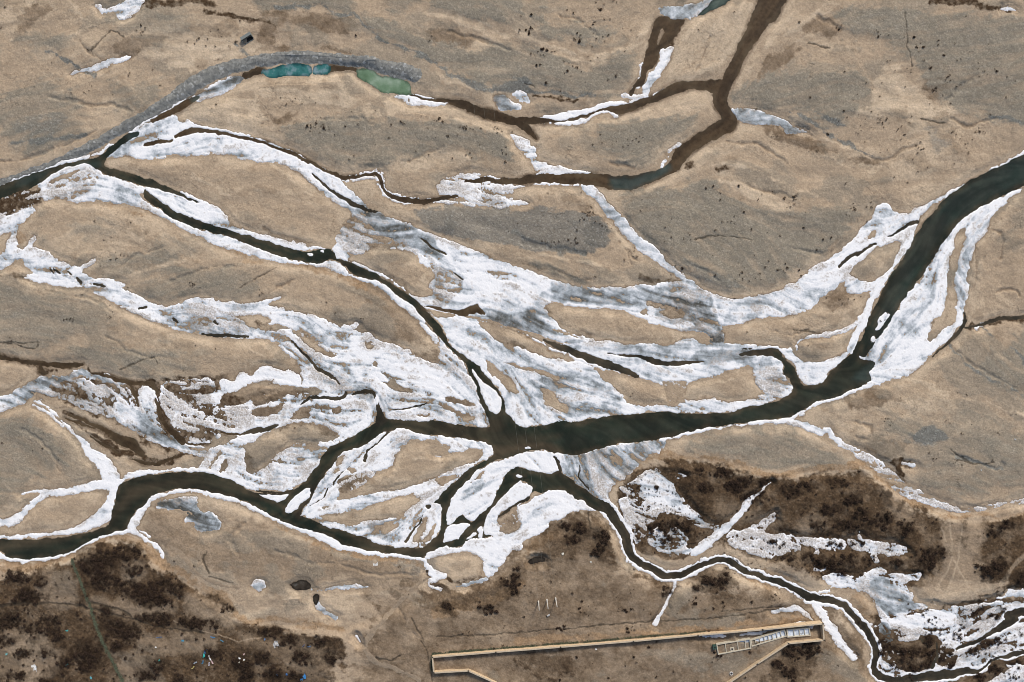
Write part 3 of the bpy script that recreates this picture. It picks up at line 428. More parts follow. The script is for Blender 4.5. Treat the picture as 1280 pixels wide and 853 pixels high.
dx_, dy_ = np.cos(A2).astype(F), np.sin(A2).astype(F)
def lic(src, L, step=1.0):
    acc = src.copy(); n = 1
    for sg in (1, -1):
        px = np.tile(np.arange(NX, dtype=F), (NY, 1)); py = np.tile(np.arange(NY, dtype=F)[:, None], (1, NX))
        for k in range(L):
            i = np.clip(np.rint(px), 0, NX - 1).astype(np.int32); j = np.clip(np.rint(py), 0, NY - 1).astype(np.int32)
            vx, vy = dx_[j, i], dy_[j, i]
            if k == 0: lx, ly = vx * sg, vy * sg
            sgn = np.where(vx * lx + vy * ly < 0, F(-1), F(1)); lx, ly = vx * sgn, vy * sgn
            px += lx * F(step); py += ly * F(step)
            i = np.clip(np.rint(px), 0, NX - 1).astype(np.int32); j = np.clip(np.rint(py), 0, NY - 1).astype(np.int32)
            acc += src[j, i]; n += 1
    acc /= n
    return (acc - acc.mean()) / acc.std()
rng = np.random.default_rng(5)
white_n = rng.standard_normal(SH).astype(F)
streak_f = lic(white_n, 9)
streak_m = lic(fbm(X, Y, 5, 3, 41), 13, 1.6)
streak_w = lic(fbm(X, Y, 16, 3, 42), 13, 3.2)
print('lic', round(time.time() - T0, 1))

# ---------------------------------------------------------------- ice with its ragged edge, holes and leads
n_hi = fbm(X, Y, 4.5, 4, 51, .7)
n_md = fbm(X, Y, 13, 5, 52, .6)
n_xh = fbm(X, Y, 2.4, 2, 53, .8)
n_dt = fbm(X, Y, 20, 6, 54, .68)
nn = F(.30) * n_hi + F(.30) * n_xh + F(.24) * n_md + F(.52) * streak_m + F(.10) * streak_w
en = F(.7) * n_hi + F(.4) * n_xh + F(.75) * n_md + F(.7) * streak_m
hole = (nn * F(.62) + F(1.02) - (1 - Dn) * F(3.0)) * F(2.4)
core = np.minimum(I, 4)
isfloe = np.isin(Reg, [i for i, k in enumerate(KEYS) if k.startswith('floe') and k != 'floe_west'])
edge_amp = np.where(isfloe, F(.25), np.clip(2.3 - 1.5 * Dn, .28, 1.5))
Iice = np.minimum(core + en * edge_amp, np.where(isfloe, 9, hole))
thin_line = I.copy()
Iice = np.where(I < -3, I, Iice)
Wn = Wf + F(.35) * n_hi * sstep(-6, 0, Wf)
Icut = np.minimum(Iice, -Wn * 1.2)
pw = pond_any
Icut = np.minimum(Icut, -pw)
U = np.maximum(np.maximum(Iice, Wn), np.maximum(pw, NEG))
d_out = np.clip(-U, 0, 60)         # distance on dry land from the nearest ice or water (only near them)
# far from any shape the field is just large
wvar = np.clip(.75 + (1 - Dn) * 3.2, .5, 1.6).astype(F)
white = Tn + wvar * (F(.09) * n_md + F(.16) * streak_m + F(.07) * n_hi + F(.09) * streak_w + F(.03) * n_xh + F(.02) * streak_f)
edge_w = np.minimum(np.where(Wn > -7, 1 - np.clip(-Wn, 0, 7) / 7, 0), 1) * (Tn > .6)
rim_w = sstep(5, .5, core) * (Tn > .52)
white = white + F(.15) * edge_w * sstep(.2, 1.2, Dn) + F(.0) * rim_w
white = np.clip(np.where(white > .5, .5 + (white - .5) * 1.35, white), 0, 1.15)
dirt = np.clip(sstep(.55, 2.0, F(.55) * n_dt + F(.5) * streak_m + F(.35) * n_xh + F(.45) * n_hi + (F(.98) - Dn) * F(4.6)) * F(.9) * (1 - .75 * edge_w) + F(.45) * F(1.5) * sstep(3.4, 0, core + .6 * n_hi) * sstep(-.5, 1.1, n_dt + .4 * n_xh) * (1 - edge_w), 0, .85)

def box(v, r, n=2):
    for _ in range(n):
        for ax in (0, 1):
            c = np.cumsum(np.concatenate([np.repeat(np.take(v, [0], ax), r + 1, ax), v, np.repeat(np.take(v, [-1], ax), r, ax)], ax), ax, dtype=np.float64)
            n_ = v.shape[ax]
            v = ((np.take(c, np.arange(2 * r + 1, n_ + 2 * r + 1), ax) - np.take(c, np.arange(0, n_), ax)) / (2 * r + 1)).astype(F)
    return v
# ---------------------------------------------------------------- soil masks
M = {}
for k, lst in SOIL.items():
    m = np.zeros(SH, F)
    for s, soft, amt in lst:
        w, d = sdf(s, soft * 2.5 + 8, warp=(Xg, Yg))
        d = d + F(soft * .42) * n_md[w] + F(soft * .35) * n_hi[w] + F(soft * .4) * streak_m[w]
        m[w] = np.maximum(m[w], F(amt) * sstep(-soft * (1.15 if k == 'gravel' else .7), soft * (1.15 if k == 'gravel' else .7), d + (F(1.3) * n_xh[w] if k == 'gravel' else 0)))
    M[k] = m
damp = sstep(2.6, 0.2, d_out) * (U > -20) * np.clip(.42 + .42 * n_dt, 0, 1)
M['wet'] = np.clip(np.maximum(M['wet'] * (1 + .25 * n_hi), damp * .6), 0, 1)
M['traced'] = M['gravel'].copy()
brown_edge = box((Wc == 1).astype(F) * (Wf > -6), 5) > .2
M['wet'] = np.maximum(M['wet'], .75 * brown_edge * np.clip(sstep(5, 0, np.clip(-Wn, 0, 60)) * (.6 + .45 * n_dt), 0, 1))
# dry crests and hollows on the bars
blot = fbm(X, Y, 70, 6, 61, .6); blot2 = fbm(X, Y, 24, 5, 62, .6)
M['gravel'] = np.clip(np.maximum(M['gravel'] * (1 + .16 * streak_m + .1 * blot2), .55 * sstep(.45, 1.25, blot + .55 * streak_w + .15 * n_md)) - .5 * M['pale'], 0, 1)
M['pale'] = np.clip(np.maximum(M['pale'] * (.85 + .2 * streak_m + .2 * n_md), .55 * sstep(.7, 1.6, -blot + .5 * streak_w + .2 * streak_m)), 0, 1)
M['earth'] = np.clip(np.maximum(M['earth'] * (1 + .2 * n_md), .42 * sstep(1.0, 1.9, blot2 + .6 * streak_w)), 0, 1)
M['ochre'] = np.clip(M['ochre'] * (1 + .25 * n_md + .15 * n_hi), 0, 1)
wetmap0 = box((U > 0).astype(F), 14)
M['gravel'] = M['gravel'] * (1 - .55 * sstep(.03, .25, wetmap0) * sstep(-.8, .8, n_dt))
# old shorelines: faint bands that follow the bars
hc = blot * F(.9) + F(.55) * streak_w + F(.12) * n_md + F(.05) * n_hi
fr_ = hc * F(2.1) - np.floor(hc * F(2.1))
gate = sstep(-.1, 1.3, fbm(X, Y, 80, 3, 91))
bands = np.exp(-((fr_ - .5) / .06) ** 2) * gate
bands2 = np.exp(-((fr_ - .68) / .09) ** 2) * gate
M['earth'] = np.clip(np.maximum(M['earth'], .5 * bands * (1 - M['scrub'])), 0, 1)
M['pale'] = np.clip(np.maximum(M['pale'], np.maximum(.5 * bands2, .62 * sstep(.005, .16, wetmap0) * sstep(-1.0, .9, n_dt + .4 * streak_w) * sstep(1, 4, d_out))), 0, 1)
M['earth'] = np.clip(np.maximum(M['earth'], .8 * M['scour'] * (1 - M['scrub'])), 0, 1)
mott = sstep(.7, 1.7, .6 * n_dt + .5 * n_hi + .4 * n_xh)
M['earth'] = np.clip(np.maximum(M['earth'], .22 * mott), 0, 1)
# combed ripple fields: short bars across the flow
phase = (X * -dy_ + Y * dx_) * 0 + (X * np.cos(A2) + Y * np.sin(A2)) * F(1.15) + F(2.2) * n_md + F(3.0) * blot2
ripp = np.sin(phase) * sstep(.5, 1.4, fbm(X, Y, 48, 3, 95)) * (1 - M['scrub'])
# thickets: dark brush stains in the scrubland
BRUSH = "130,700,32,14 158,692,18,10 118,712,14,10 135,722,16,12 168,712,13,8 165,735,16,9 185,740,18,10 205,732,18,12 195,750,20,8 225,735,10,10 130,728,12,8 38,745,18,10 25,722,14,6 55,726,10,5 20,718,14,4 40,740,10,8 15,775,20,10 40,785,16,8 70,790,12,10 65,775,16,8 195,770,22,6 150,785,16,10 165,790,14,10 205,775,12,6 250,778,26,5 240,775,14,6 110,825,18,12 118,815,14,9 95,815,10,8 80,830,8,10 150,805,10,8 185,840,14,8 200,830,10,8 310,838,10,14 300,830,10,8 225,848,8,8 345,842,14,10 330,820,10,10 365,800,12,8 340,790,14,8 380,820,14,8 400,800,10,8 415,820,8,8 370,845,12,6 285,760,8,6 10,800,12,8 30,815,10,6 60,815,10,6 25,845,14,6 60,850,14,6 270,815,14,8 135,765,10,8 "
BRUSH += "905,590,12,6 925,600,14,8 915,605,10,6 940,620,16,8 915,610,10,8 875,587,6,5 900,584,8,4 955,602,10,5 880,610,10,8 985,612,14,7 1008,607,12,5 1045,603,14,5 1060,625,14,8 1035,635,14,6 1075,640,12,8 1055,655,18,8 1020,655,10,6 1100,650,14,10 1130,660,12,10 1165,690,14,10 1155,700,12,10 1230,710,16,8 1245,705,10,8 1255,655,12,5 1240,665,10,5 1278,720,10,8 1085,700,8,6 1060,700,12,8 1030,705,14,8 1010,697,10,5 1045,715,12,6 985,697,10,4 970,680,12,6 1070,680,10,4 1040,680,14,4 1120,700,8,6 830,670,10,8 820,660,8,6 838,655,12,8 850,662,8,6 860,655,8,6 822,612,4,4 "
BRUSH += "715,672,10,6 725,660,10,8 705,655,8,6 750,668,10,10 752,680,8,8 745,690,8,6 885,722,12,6 895,728,14,6 905,722,8,6 870,732,8,5 832,738,8,6 645,720,8,10 640,735,6,6 630,725,6,6 990,815,12,10 1005,812,10,8 1015,808,8,8 985,840,10,8 970,830,8,6 560,755,10,5 610,760,12,6 1110,812,12,6 1130,818,14,6 1150,815,12,6 1165,820,10,6 1105,805,8,6 1160,800,8,6 1180,820,10,8 1190,832,8,6 1195,795,6,5 1215,815,8,6 1235,806,10,6 1250,800,8,6 1265,845,10,6 1245,838,10,6 1225,848,10,4 1270,830,8,5 1215,765,5,4 1240,770,6,4 1202,785,5,5 1225,760,5,4 1255,765,6,4 1140,835,12,4 1120,832,10,4 1155,830,10,4"
brush = np.zeros(SH, F)
BR = [tuple(float(v) for v in q.split(',')) for q in BRUSH.split()]
for bx, by, rx, ry in BR:
    w = win(np.array([[bx - rx * 1.6, by - ry * 1.6], [bx + rx * 1.6, by + ry * 1.6]]), 4)
    r = np.sqrt(((Xg[w] - F(bx)) / F(rx)) ** 2 + ((Yg[w] - F(by)) / F(ry)) ** 2)
    brush[w] = np.maximum(brush[w], sstep(1.4, .5, r + .22 * n_md[w] + .2 * n_hi[w] + .1 * n_xh[w]))
brush = np.clip(brush * (.85 + .3 * n_hi) + M['scrub'] * .6 * sstep(.3, 1.5, .8 * n_md + .6 * blot2 + .3 * n_hi), 0, 1)
M['brush'] = brush
# wheel tracks and combed marks
tracks = np.zeros(SH, F)
for s in ("1050,30,1.2 1000,50,1.2 985,60,1.2", "985,45,1.2 1010,55,1.2 1025,50,1.2", "995,35,1.5 1019,47,1.5", "993,38,1.5 1016,49,1.5", "1030,0,1.2 1060,12,1.2 1075,11,1.2", "1030,4,1.2 1065,13,1.2", "960,530,1.2 1010,545,1.2 1070,590,1.2", "960,538,1.2 1020,557,1.2", "1230,500,1.2 1280,528,1.2", "1100,530,1.2 1170,526,1.2 1250,515,1.2", "640,735,1 780,712,1 830,718,1", "740,765,1.2 860,750,1.2 960,745,1.2", "1175,660,2 1190,700,2 1210,735,2", "1200,655,2 1195,700,2 1180,740,2", "1185,650,2 1187,700,2 1170,730,2", "1280,690,5 1260,710,5 1245,730,5 1200,742,8 1160,748,7", "220,775,1.2 300,800,1.2 340,790,1.2", "520,740,1.2 505,790,1.2", "640,790,1.4 800,778,1.4 900,768,1.4", "640,797,3 745,789,3 815,781,2"):
    w, d = sdf(s, 6); tracks[w] = np.maximum(tracks[w], sstep(-.9, .6, d))
M['pale'] = np.clip(np.maximum(M['pale'], tracks * .55), 0, 1)
cracks = np.zeros(SH, F)
for s in ("868,300,2 900,295,1 940,300,1", "545,795,1.3 640,790,1.3 760,780,1.4 830,775,1.6 905,770,1.4 960,762,1.2", "980,757,1 900,763,1", "527,800,2 535,815,1.6 540,850,1.4", "515,770,1.5 530,800,1.5", "470,820,2 490,824,2 500,818,1.6", "745,440,1 747,441,1", "150,462,1.5 175,453,1.5 193,446,1.3 198,455,1.3", "0,428,1.4 25,432,1.2 45,437,1.2 48,428,1", "5,428,1.4 50,429,1.2", "1005,412,1.4 1025,416,1", "255,790,1.6 200,782,1.6 120,760,2.5 60,752,2 0,757,4", "115,752,3 150,760,3 165,770,3", "735,640,2 738,660,2", "1185,560,1.5 1215,580,1.5 1240,578,1.5", "1195,575,1.2 1210,577,1.2", "262,715,2 255,700,2 258,690,2", "262,720,1.6 290,728,1.6", "115,65,1.8 140,40,1.5 155,48,1.5", "1130,18,1.2 1133,60,1.2 1140,85,1", "890,120,1 903,128,1", "300,360,1 345,335,1", "1150,150,2 1180,155,2", "1010,55,2 1035,62,2", "655,105,1 670,110,1", "990,412,1.2 1022,416,1.4"):
    w, d = sdf(s, 6); cracks[w] = np.maximum(cracks[w], sstep(-1, .7, d + .4 * n_hi[w]))
ridge = 1 - np.abs(fbm(X, Y, 46, 5, 81, .6)); ridge2 = 1 - np.abs(fbm(X + 3 * n_md, Y + 3 * n_md, 26, 4, 82, .6))
veins = np.maximum(sstep(.955, .995, ridge) * sstep(.2, 1.2, fbm(X, Y, 90, 3, 83)), .7 * sstep(.95, .99, ridge2) * sstep(.5, 1.3, fbm(X, Y, 75, 3, 84)))
for s, am in (("1172,652 1228,650 1218,700 1232,738 1150,750 1145,735 1165,715 1178,690", .62), ("55,722 85,715 102,745 85,757 58,750", .45), ("118,745 170,752 220,757 205,768 150,768 125,758", .42), ("238,742 275,752 300,780 275,787 240,768", .5), ("0,793 60,788 72,840 10,853", .35), ("178,798 262,788 268,812 190,816", .38), ("150,820 190,815 205,853 160,860", .38), ("160,700 180,705 175,725 160,730", .35), ("900,625 930,635 960,650 930,658 900,645", .3), ("990,650 1020,640 1030,655 1000,668", .3), ("1100,610 1130,625 1140,650 1110,640", .3), ("300,790 340,800 400,800 420,830 390,850 330,810", .3), ("880,690 920,690 960,705 1005,720 1030,735 990,728 930,708 880,705", .6)):
    w, d = sdf(s, 18, warp=(Xg, Yg)); M['scrub'][w] *= 1 - F(am) * sstep(-7, 5, d + 2.5 * n_md[w] + 1.5 * n_hi[w])
M['scrub'] = np.clip(M['scrub'] * (1 - .4 * tracks) * (1 - .16 * np.clip(n_dt, 0, 2)), 0, 1)
M['crack'] = np.maximum(cracks * .75, veins * .38 * sstep(2, 6, d_out))
relief = lic(fbm(X, Y, 30, 3, 43), 14, 4.0)
ground_base = F(.95) + F(.30) * blot + F(.15) * blot2 + F(.07) * streak_w + F(.13) * relief + F(.40) * box(M['traced'], 2) - F(.75) * box(M['scour'], 1) + F(.22) * box(M['pale'], 3) + F(.25) * M['scrub'] * n_md - .35 * M['crack']
wetmap = box((U > 0).astype(F), 15)
ramp = sstep(0, 8.5, d_out) * sstep(.5, .0, wetmap)
Z = np.where(U > 0, F(.02) - np.minimum(U * F(.35), 1.6), F(.02) + d_out.clip(0, 1) * F(.03) + ramp * (ground_base - .05))
Z = np.where(U > -20, Z, ground_base).astype(F)
# low rise of the southern land and its wave-cut scarps
south = sstep(0, 12, Y - (np.interp(gx, [-60, 40, 135, 185, 230, 290, 345, 430, 530, 620, 680, 760, 830, 900, 1020, 1100, 1160, 1220, 1280, 1340], [722, 708, 676, 690, 726, 762, 778, 784, 745, 722, 668, 640, 576, 578, 590, 596, 632, 650, 640, 630]).astype(F)[None]))
Z = Z + np.where(U > -1, 0, south * ramp * F(1.3))
print('soil', round(time.time() - T0, 1))
# ---------------------------------------------------------------- materials
def mat(name):
    m = bpy.data.materials.new(name); m.use_nodes = True
    nt = m.node_tree
    return m, nt, nt.nodes['Principled BSDF']
class N:
    def __init__(s, nt): s.nt = nt
    def n(s, t, **k):
        o = s.nt.nodes.new(t)
        for a, b in k.items(): setattr(o, a, b)
        return o
    def put(s, sock, v):
        if hasattr(v, 'node'): s.nt.links.new(v, sock)
        elif isinstance(v, (tuple, list)): sock.default_value = tuple(v) + ((1,) if len(v) == 3 and len(sock.default_value) == 4 else ())
        else: sock.default_value = v
    def math(s, op, a, b=0.0, clamp=False):
        o = s.n('ShaderNodeMath', operation=op, use_clamp=clamp); s.put(o.inputs[0], a); s.put(o.inputs[1], b); return o.outputs[0]
    def mix(s, f, a, b, mode='MIX'):
        o = s.n('ShaderNodeMix', data_type='RGBA', blend_type=mode); s.put(o.inputs[0], f); s.put(o.inputs[6], a); s.put(o.inputs[7], b); return o.outputs[2]
    def attr(s, name):
        a = s.n('ShaderNodeAttribute', attribute_name=name); sp = s.n('ShaderNodeSeparateColor')
        s.nt.links.new(a.outputs['Color'], sp.inputs[0]); return sp.outputs
    def fac(s, name): return s.n('ShaderNodeAttribute', attribute_name=name).outputs['Fac']
    def coord(s): return s.n('ShaderNodeTexCoord').outputs['Object']
    def noise(s, vec, scale, detail=3, rough=.6):
        o = s.n('ShaderNodeTexNoise'); s.nt.links.new(vec, o.inputs['Vector'])
        o.inputs['Scale'].default_value = scale; o.inputs['Detail'].default_value = detail; o.inputs['Roughness'].default_value = rough
        return o.outputs[0]
    def vor(s, vec, scale, out='Distance'):
        o = s.n('ShaderNodeTexVoronoi'); s.nt.links.new(vec, o.inputs['Vector']); o.inputs['Scale'].default_value = scale
        return o.outputs[out]
    def map(s, v, a, b, c=0.0, d=1.0):
        o = s.n('ShaderNodeMapRange'); s.put(o.inputs[0], v)
        for i, q in enumerate((a, b, c, d)): o.inputs[i + 1].default_value = q
        return o.outputs[0]
    def bump(s, h, strength, dist):
        o = s.n('ShaderNodeBump'); s.nt.links.new(h, o.inputs['Height']); o.inputs['Strength'].default_value = strength; o.inputs['Distance'].default_value = dist
        return o.outputs[0]
    def link(s, a, b): s.nt.links.new(a, b)

def simple(name, c, rough=.8, var=.25, scale=1.0, metal=0.0):
    m, nt, bs = mat(name); g = N(nt); co = g.coord()
    f = g.map(g.noise(co, scale, 4), .3, .7)
    lo = tuple(v * (1 - var) for v in c); hi = tuple(min(v * (1 + var), .95) for v in c)
    g.link(g.mix(f, lo, hi), bs.inputs['Base Color']); bs.inputs['Roughness'].default_value = rough; bs.inputs['Metallic'].default_value = metal
    return m

# soil
soil_m, nt, bs = mat('sandy_soil'); g = N(nt); co = g.coord()
a = g.attr('soil_a'); b = g.attr('soil_b'); c = g.attr('soil_c'); st = g.fac('streak')
grain = g.noise(co, 1.5, 3, .75); grain2 = g.noise(co, .55, 4, .7); peb = g.vor(co, 1.15, 'Color')
pebv = g.n('ShaderNodeSeparateColor'); g.link(peb, pebv.inputs[0]); pebv = pebv.outputs[0]
base = g.mix(g.map(grain2, .2, .8), (.342, .261, .180), (.452, .352, .250))
base = g.mix(g.math('MULTIPLY', b[2], .9), base, (.57, .455, .325))                       # pale
earth = g.mix(g.map(grain2, .35, .65), (.125, .088, .056), (.215, .158, .106))
base = g.mix(a[2], base, earth)
grav = g.mix(g.map(grain, .25, .75), (.212, .185, .142), (.272, .239, .186))
grav = g.mix(g.math('MULTIPLY', g.map(pebv, .75, 1.0), .3), grav, (.38, .34, .28))
base = g.mix(a[0], base, grav)
slate = g.mix(g.map(grain, .3, .7), (.125, .126, .113), (.195, .195, .176))
slate = g.mix(g.math('MULTIPLY', g.map(pebv, .8, 1.0), .45), slate, (.32, .33, .31))
base = g.mix(a[1], base, slate)
och = g.mix(g.map(grain2, .3, .7), (.22, .148, .086), (.385, .270, .168))
base = g.mix(b[1], base, och)
veg = g.mix(g.map(grain2, .32, .68), (.044, .028, .0160), (.118, .078, .046))
veg = g.mix(g.math('MULTIPLY', g.map(pebv, .82, 1.0), .25), veg, (.22, .17, .12))
base = g.mix(b[0], base, veg)
bru = g.mix(g.map(grain, .3, .7), (.009, .0062, .0045), (.042, .028, .0185))
base = g.mix(c[1], base, bru)
wet = g.mix(g.map(grain2, .3, .7), (.040, .024, .013), (.085, .056, .033))
base = g.mix(c[0], base, wet)
base = g.mix(c[2], base, (.045, .036, .026))
sf = g.map(st, -2.5, 2.5, .70, 1.30)
sc = g.n('ShaderNodeVectorMath', operation='SCALE'); g.link(base, sc.inputs[0]); g.link(sf, sc.inputs['Scale'])
g2 = g.map(g.math('ADD', grain, g.math('MULTIPLY', pebv, .35)), .35, 1.0, .84, 1.18)
sc2 = g.n('ShaderNodeVectorMath', operation='SCALE'); g.link(sc.outputs[0], sc2.inputs[0]); g.link(g2, sc2.inputs['Scale'])
g.link(sc2.outputs[0], bs.inputs['Base Color'])
bs.inputs['Roughness'].default_value = .9; bs.inputs['Specular IOR Level'].default_value = .04
g.link(g.bump(g.math('ADD', grain, g.math('MULTIPLY', pebv, .4)), .8, .18), bs.inputs['Normal'])

# ice and snow
ice_m, nt, bs = mat('river_ice'); g = N(nt); co = g.coord()
w_ = g.fac('white'); fr = g.noise(co, 1.1, 4, .75); fr2 = g.noise(co, .28, 5, .7)
w2 = g.math('ADD', w_, g.math('ADD', g.math('MULTIPLY', g.math('SUBTRACT', fr, .5), .3), g.math('MULTIPLY', g.math('SUBTRACT', fr2, .5), .5)))
r = g.n('ShaderNodeValToRGB'); g.link(w2, r.inputs[0])
e = r.color_ramp.elements
e[0].position = 0.0; e[0].color = (.075, .074, .064, 1)
e[1].position = 1.0; e[1].color = (.88, .882, .888, 1)
for p_, c_ in ((.22, (.175, .188, .190)), (.42, (.325, .36, .382)), (.62, (.52, .556, .59)), (.80, (.73, .75, .775))):
    k = e.new(p_); k.color = c_ + (1,)
dt = g.math('MULTIPLY', g.fac('dirt'), g.map(fr, .3, .62), True)
g.link(g.mix(dt, r.outputs[0], (.270, .210, .150)), bs.inputs['Base Color'])
bs.inputs['Roughness'].default_value = .55; bs.inputs['Specular IOR Level'].default_value = .3
g.link(g.bump(g.math('ADD', fr, fr2), .6, .22), bs.inputs['Normal'])

# running water
water_m, nt, bs = mat('river_water'); g = N(nt); co = g.coord()
wc = g.attr('tint'); wx_ = g.attr('tone')
deep = g.mix(g.map(g.noise(co, .03, 4), .35, .65), (.0180, .0262, .0172), (.031, .0305, .0190))
brown = g.mix(g.map(g.noise(co, .3, 4), .3, .7), (.044, .0275, .0130), (.084, .055, .029))
olive = g.mix(g.map(g.noise(co, .2, 4), .3, .7), (.026, .0235, .0155), (.045, .039, .0265))
cc = g.mix(wc[0], deep, brown); cc = g.mix(wc[1], cc, olive); cc = g.mix(wc[2], cc, (.076, .056, .034))
cc = g.mix(g.math('MULTIPLY', wx_[2], .55), cc, (.080, .060, .036))
cc = g.mix(wx_[0], cc, g.mix(g.map(g.noise(co, .12, 4), .3, .7), (.022, .042, .037), (.062, .080, .072)))
scw = g.n('ShaderNodeVectorMath', operation='SCALE'); g.link(cc, scw.inputs[0]); g.link(g.map(wx_[1], 0, 1, .70, 1.35), scw.inputs['Scale']); cc = scw.outputs[0]
fl = g.map(g.noise(co, 1.3, 2, .8), .66, .74)
cc = g.mix(g.math('MULTIPLY', fl, .16), cc, (.25, .22, .17))
g.link(cc, bs.inputs['Base Color'])
bs.inputs['Roughness'].default_value = .12; bs.inputs['IOR'].default_value = 1.33
mp = g.n('ShaderNodeMapping'); g.link(co, mp.inputs[0]); mp.inputs['Rotation'].default_value = (0, 0, .5); mp.inputs['Scale'].default_value = (1, .45, 1)
g.link(g.bump(g.math('ADD', g.noise(mp.outputs[0], .55, 3), g.noise(co, 1.6, 2)), .35, .12), bs.inputs['Normal'])
def pond_mat(name, stops, scale):
    m, nt, bs = mat(name); g = N(nt); co = g.coord()
    r = g.n('ShaderNodeValToRGB'); g.link(g.noise(co, scale, 4, .55), r.inputs[0]); e = r.color_ramp.elements
    e[0].position, e[0].color = stops[0][0], stops[0][1] + (1,); e[1].position, e[1].color = stops[-1][0], stops[-1][1] + (1,)
    for p_, c_ in stops[1:-1]: e.new(p_).color = c_ + (1,)
    g.link(r.outputs[0], bs.inputs['Base Color']); bs.inputs['Roughness'].default_value = .15; bs.inputs['IOR'].default_value = 1.33
    sh = g.fac('shore'); sc = g.n('ShaderNodeVectorMath', operation='SCALE'); g.link(r.outputs[0], sc.inputs[0]); g.link(g.map(sh, 0, 1, .62, 1.3), sc.inputs['Scale']); g.link(sc.outputs[0], bs.inputs['Base Color'])
    return m
pond_ms = {'teal': pond_mat('teal_pond_water', [(.3, (.014, .060, .064)), (.5, (.032, .125, .118)), (.64, (.15, .22, .24))], .14),
           'green': pond_mat('green_pond_water', [(.3, (.075, .125, .070)), (.5, (.118, .182, .112)), (.66, (.21, .27, .20))], .10),
           'dark': pond_mat('dark_pool_water', [(.3, (.020, .015, .010)), (.6, (.045, .036, .026)), (.8, (.09, .085, .075))], .3),
           'deep': pond_mat('green_inlet_water', [(.3, (.025, .040, .032)), (.6, (.055, .075, .062)), (.8, (.10, .12, .10))], .2)}
stone_m, nt, bs = mat('embankment_stone'); g = N(nt); co = g.coord()
v = g.vor(co, .75, 'Color'); sv = g.n('ShaderNodeSeparateColor'); g.link(v, sv.inputs[0])
r = g.n('ShaderNodeValToRGB'); g.link(g.math('ADD', g.math('MULTIPLY', sv.outputs[0], .75), g.math('MULTIPLY', g.noise(co, .9, 3), .25)), r.inputs[0]); e = r.color_ramp.elements
e[0].position, e[0].color = .1, (.135, .137, .125, 1); e[1].position, e[1].color = .95, (.42, .43, .42, 1); e.new(.55).color = (.205, .205, .188, 1); e.new(.8).color = (.25, .25, .23, 1)
g.link(r.outputs[0], bs.inputs['Base Color']); bs.inputs['Roughness'].default_value = .85
g.link(g.bump(sv.outputs[1], .35, .15), bs.inputs['Normal'])
track_m, nt, bs = mat('dirt_track_soil'); g = N(nt); co = g.coord()
g.link(g.mix(g.map(g.noise(co, .7, 4, .7), .3, .7), (.22, .165, .110), (.34, .265, .185)), bs.inputs['Base Color']); bs.inputs['Roughness'].default_value = .92

# ---------------------------------------------------------------- mesh helpers
def tag(o, label, cat, group=None, kind=None):
    o['label'] = label
    if cat: o['category'] = cat
    if group: o['group'] = group
    if kind: o['kind'] = kind
    return o
PX, PY = ((X - F(CX)) * F(S)).ravel(), ((F(CY) - Y) * F(S)).ravel()
IDX = np.arange(NX * NY, dtype=np.int64).reshape(SH)
def sheet(name, z, cell, m, attrs=None, vecs=None, parent=None):
    """cells of the ground grid as one mesh; z and the attributes are per grid vertex"""
    j, i = np.nonzero(cell)
    if len(j) == 0: return None
    q = np.stack([IDX[j, i], IDX[j + 1, i], IDX[j + 1, i + 1], IDX[j, i + 1]], 1)
    used, inv = np.unique(q, return_inverse=True); inv = inv.reshape(q.shape)
    me = bpy.data.meshes.new(name); nv, nf = len(used), len(q)
    me.vertices.add(nv); co = np.empty((nv, 3), F); co[:, 0] = PX[used]; co[:, 1] = PY[used]; co[:, 2] = z.ravel()[used]
    me.vertices.foreach_set('co', co.ravel())
    me.loops.add(nf * 4); me.loops.foreach_set('vertex_index', inv.ravel().astype(np.int32))
    me.polygons.add(nf); me.polygons.foreach_set('loop_start', np.arange(0, nf * 4, 4, dtype=np.int32)); me.polygons.foreach_set('loop_total', np.full(nf, 4, np.int32))
    me.polygons.foreach_set('use_smooth', np.ones(nf, bool))
    me.update(calc_edges=True)
    for k, v in (attrs or {}).items():
        at = me.attributes.new(k, 'FLOAT', 'POINT'); at.data.foreach_set('value', v.ravel()[used].astype(F))
    for k, vs in (vecs or {}).items():
        at = me.attributes.new(k, 'FLOAT_COLOR', 'POINT'); c4 = np.ones((nv, 4), F)
        for t in range(3): c4[:, t] = vs[t].ravel()[used]
        at.data.foreach_set('color', c4.ravel())
    me.materials.append(m)
    o = bpy.data.objects.new(name, me); col.objects.link(o)
    if parent: o.parent = parent
    return o
def cells(f, lim):
    v = f > lim
    return v[:-1, :-1] | v[1:, :-1] | v[1:, 1:] | v[:-1, 1:]

gr = sheet('ground', Z, np.ones((NY - 1, NX - 1), bool), soil_m, {'streak': .16 * streak_f + .38 * streak_m * sstep(-.4, 1.2, fbm(X, Y, 55, 3, 71)) * (1 - .6 * M['scrub']) + .15 * streak_w + .18 * n_hi + .20 * n_xh + .25 * n_dt + .28 * ripp},
           {'soil_a': (M['gravel'], M['slate'], M['earth']), 'soil_b': (M['scrub'], M['ochre'], M['pale']), 'soil_c': (M['wet'], M['brush'], M['crack'])})
tag(gr, 'braided river plain of tan sand bars and grey gravel with brown scrubland', 'ground', kind='structure')
tint0 = (Wc == 1).astype(F); tint1 = (Wc == 2).astype(F)
def blur(v, n=3):
    for _ in range(n):
        v = (v + np.roll(v, 1, 0) + np.roll(v, -1, 0) + np.roll(v, 1, 1) + np.roll(v, -1, 1)) / 5
    return v
tint0, tint1 = blur(tint0, 8), blur(tint1, 8)
shoal = np.zeros(SH, F)
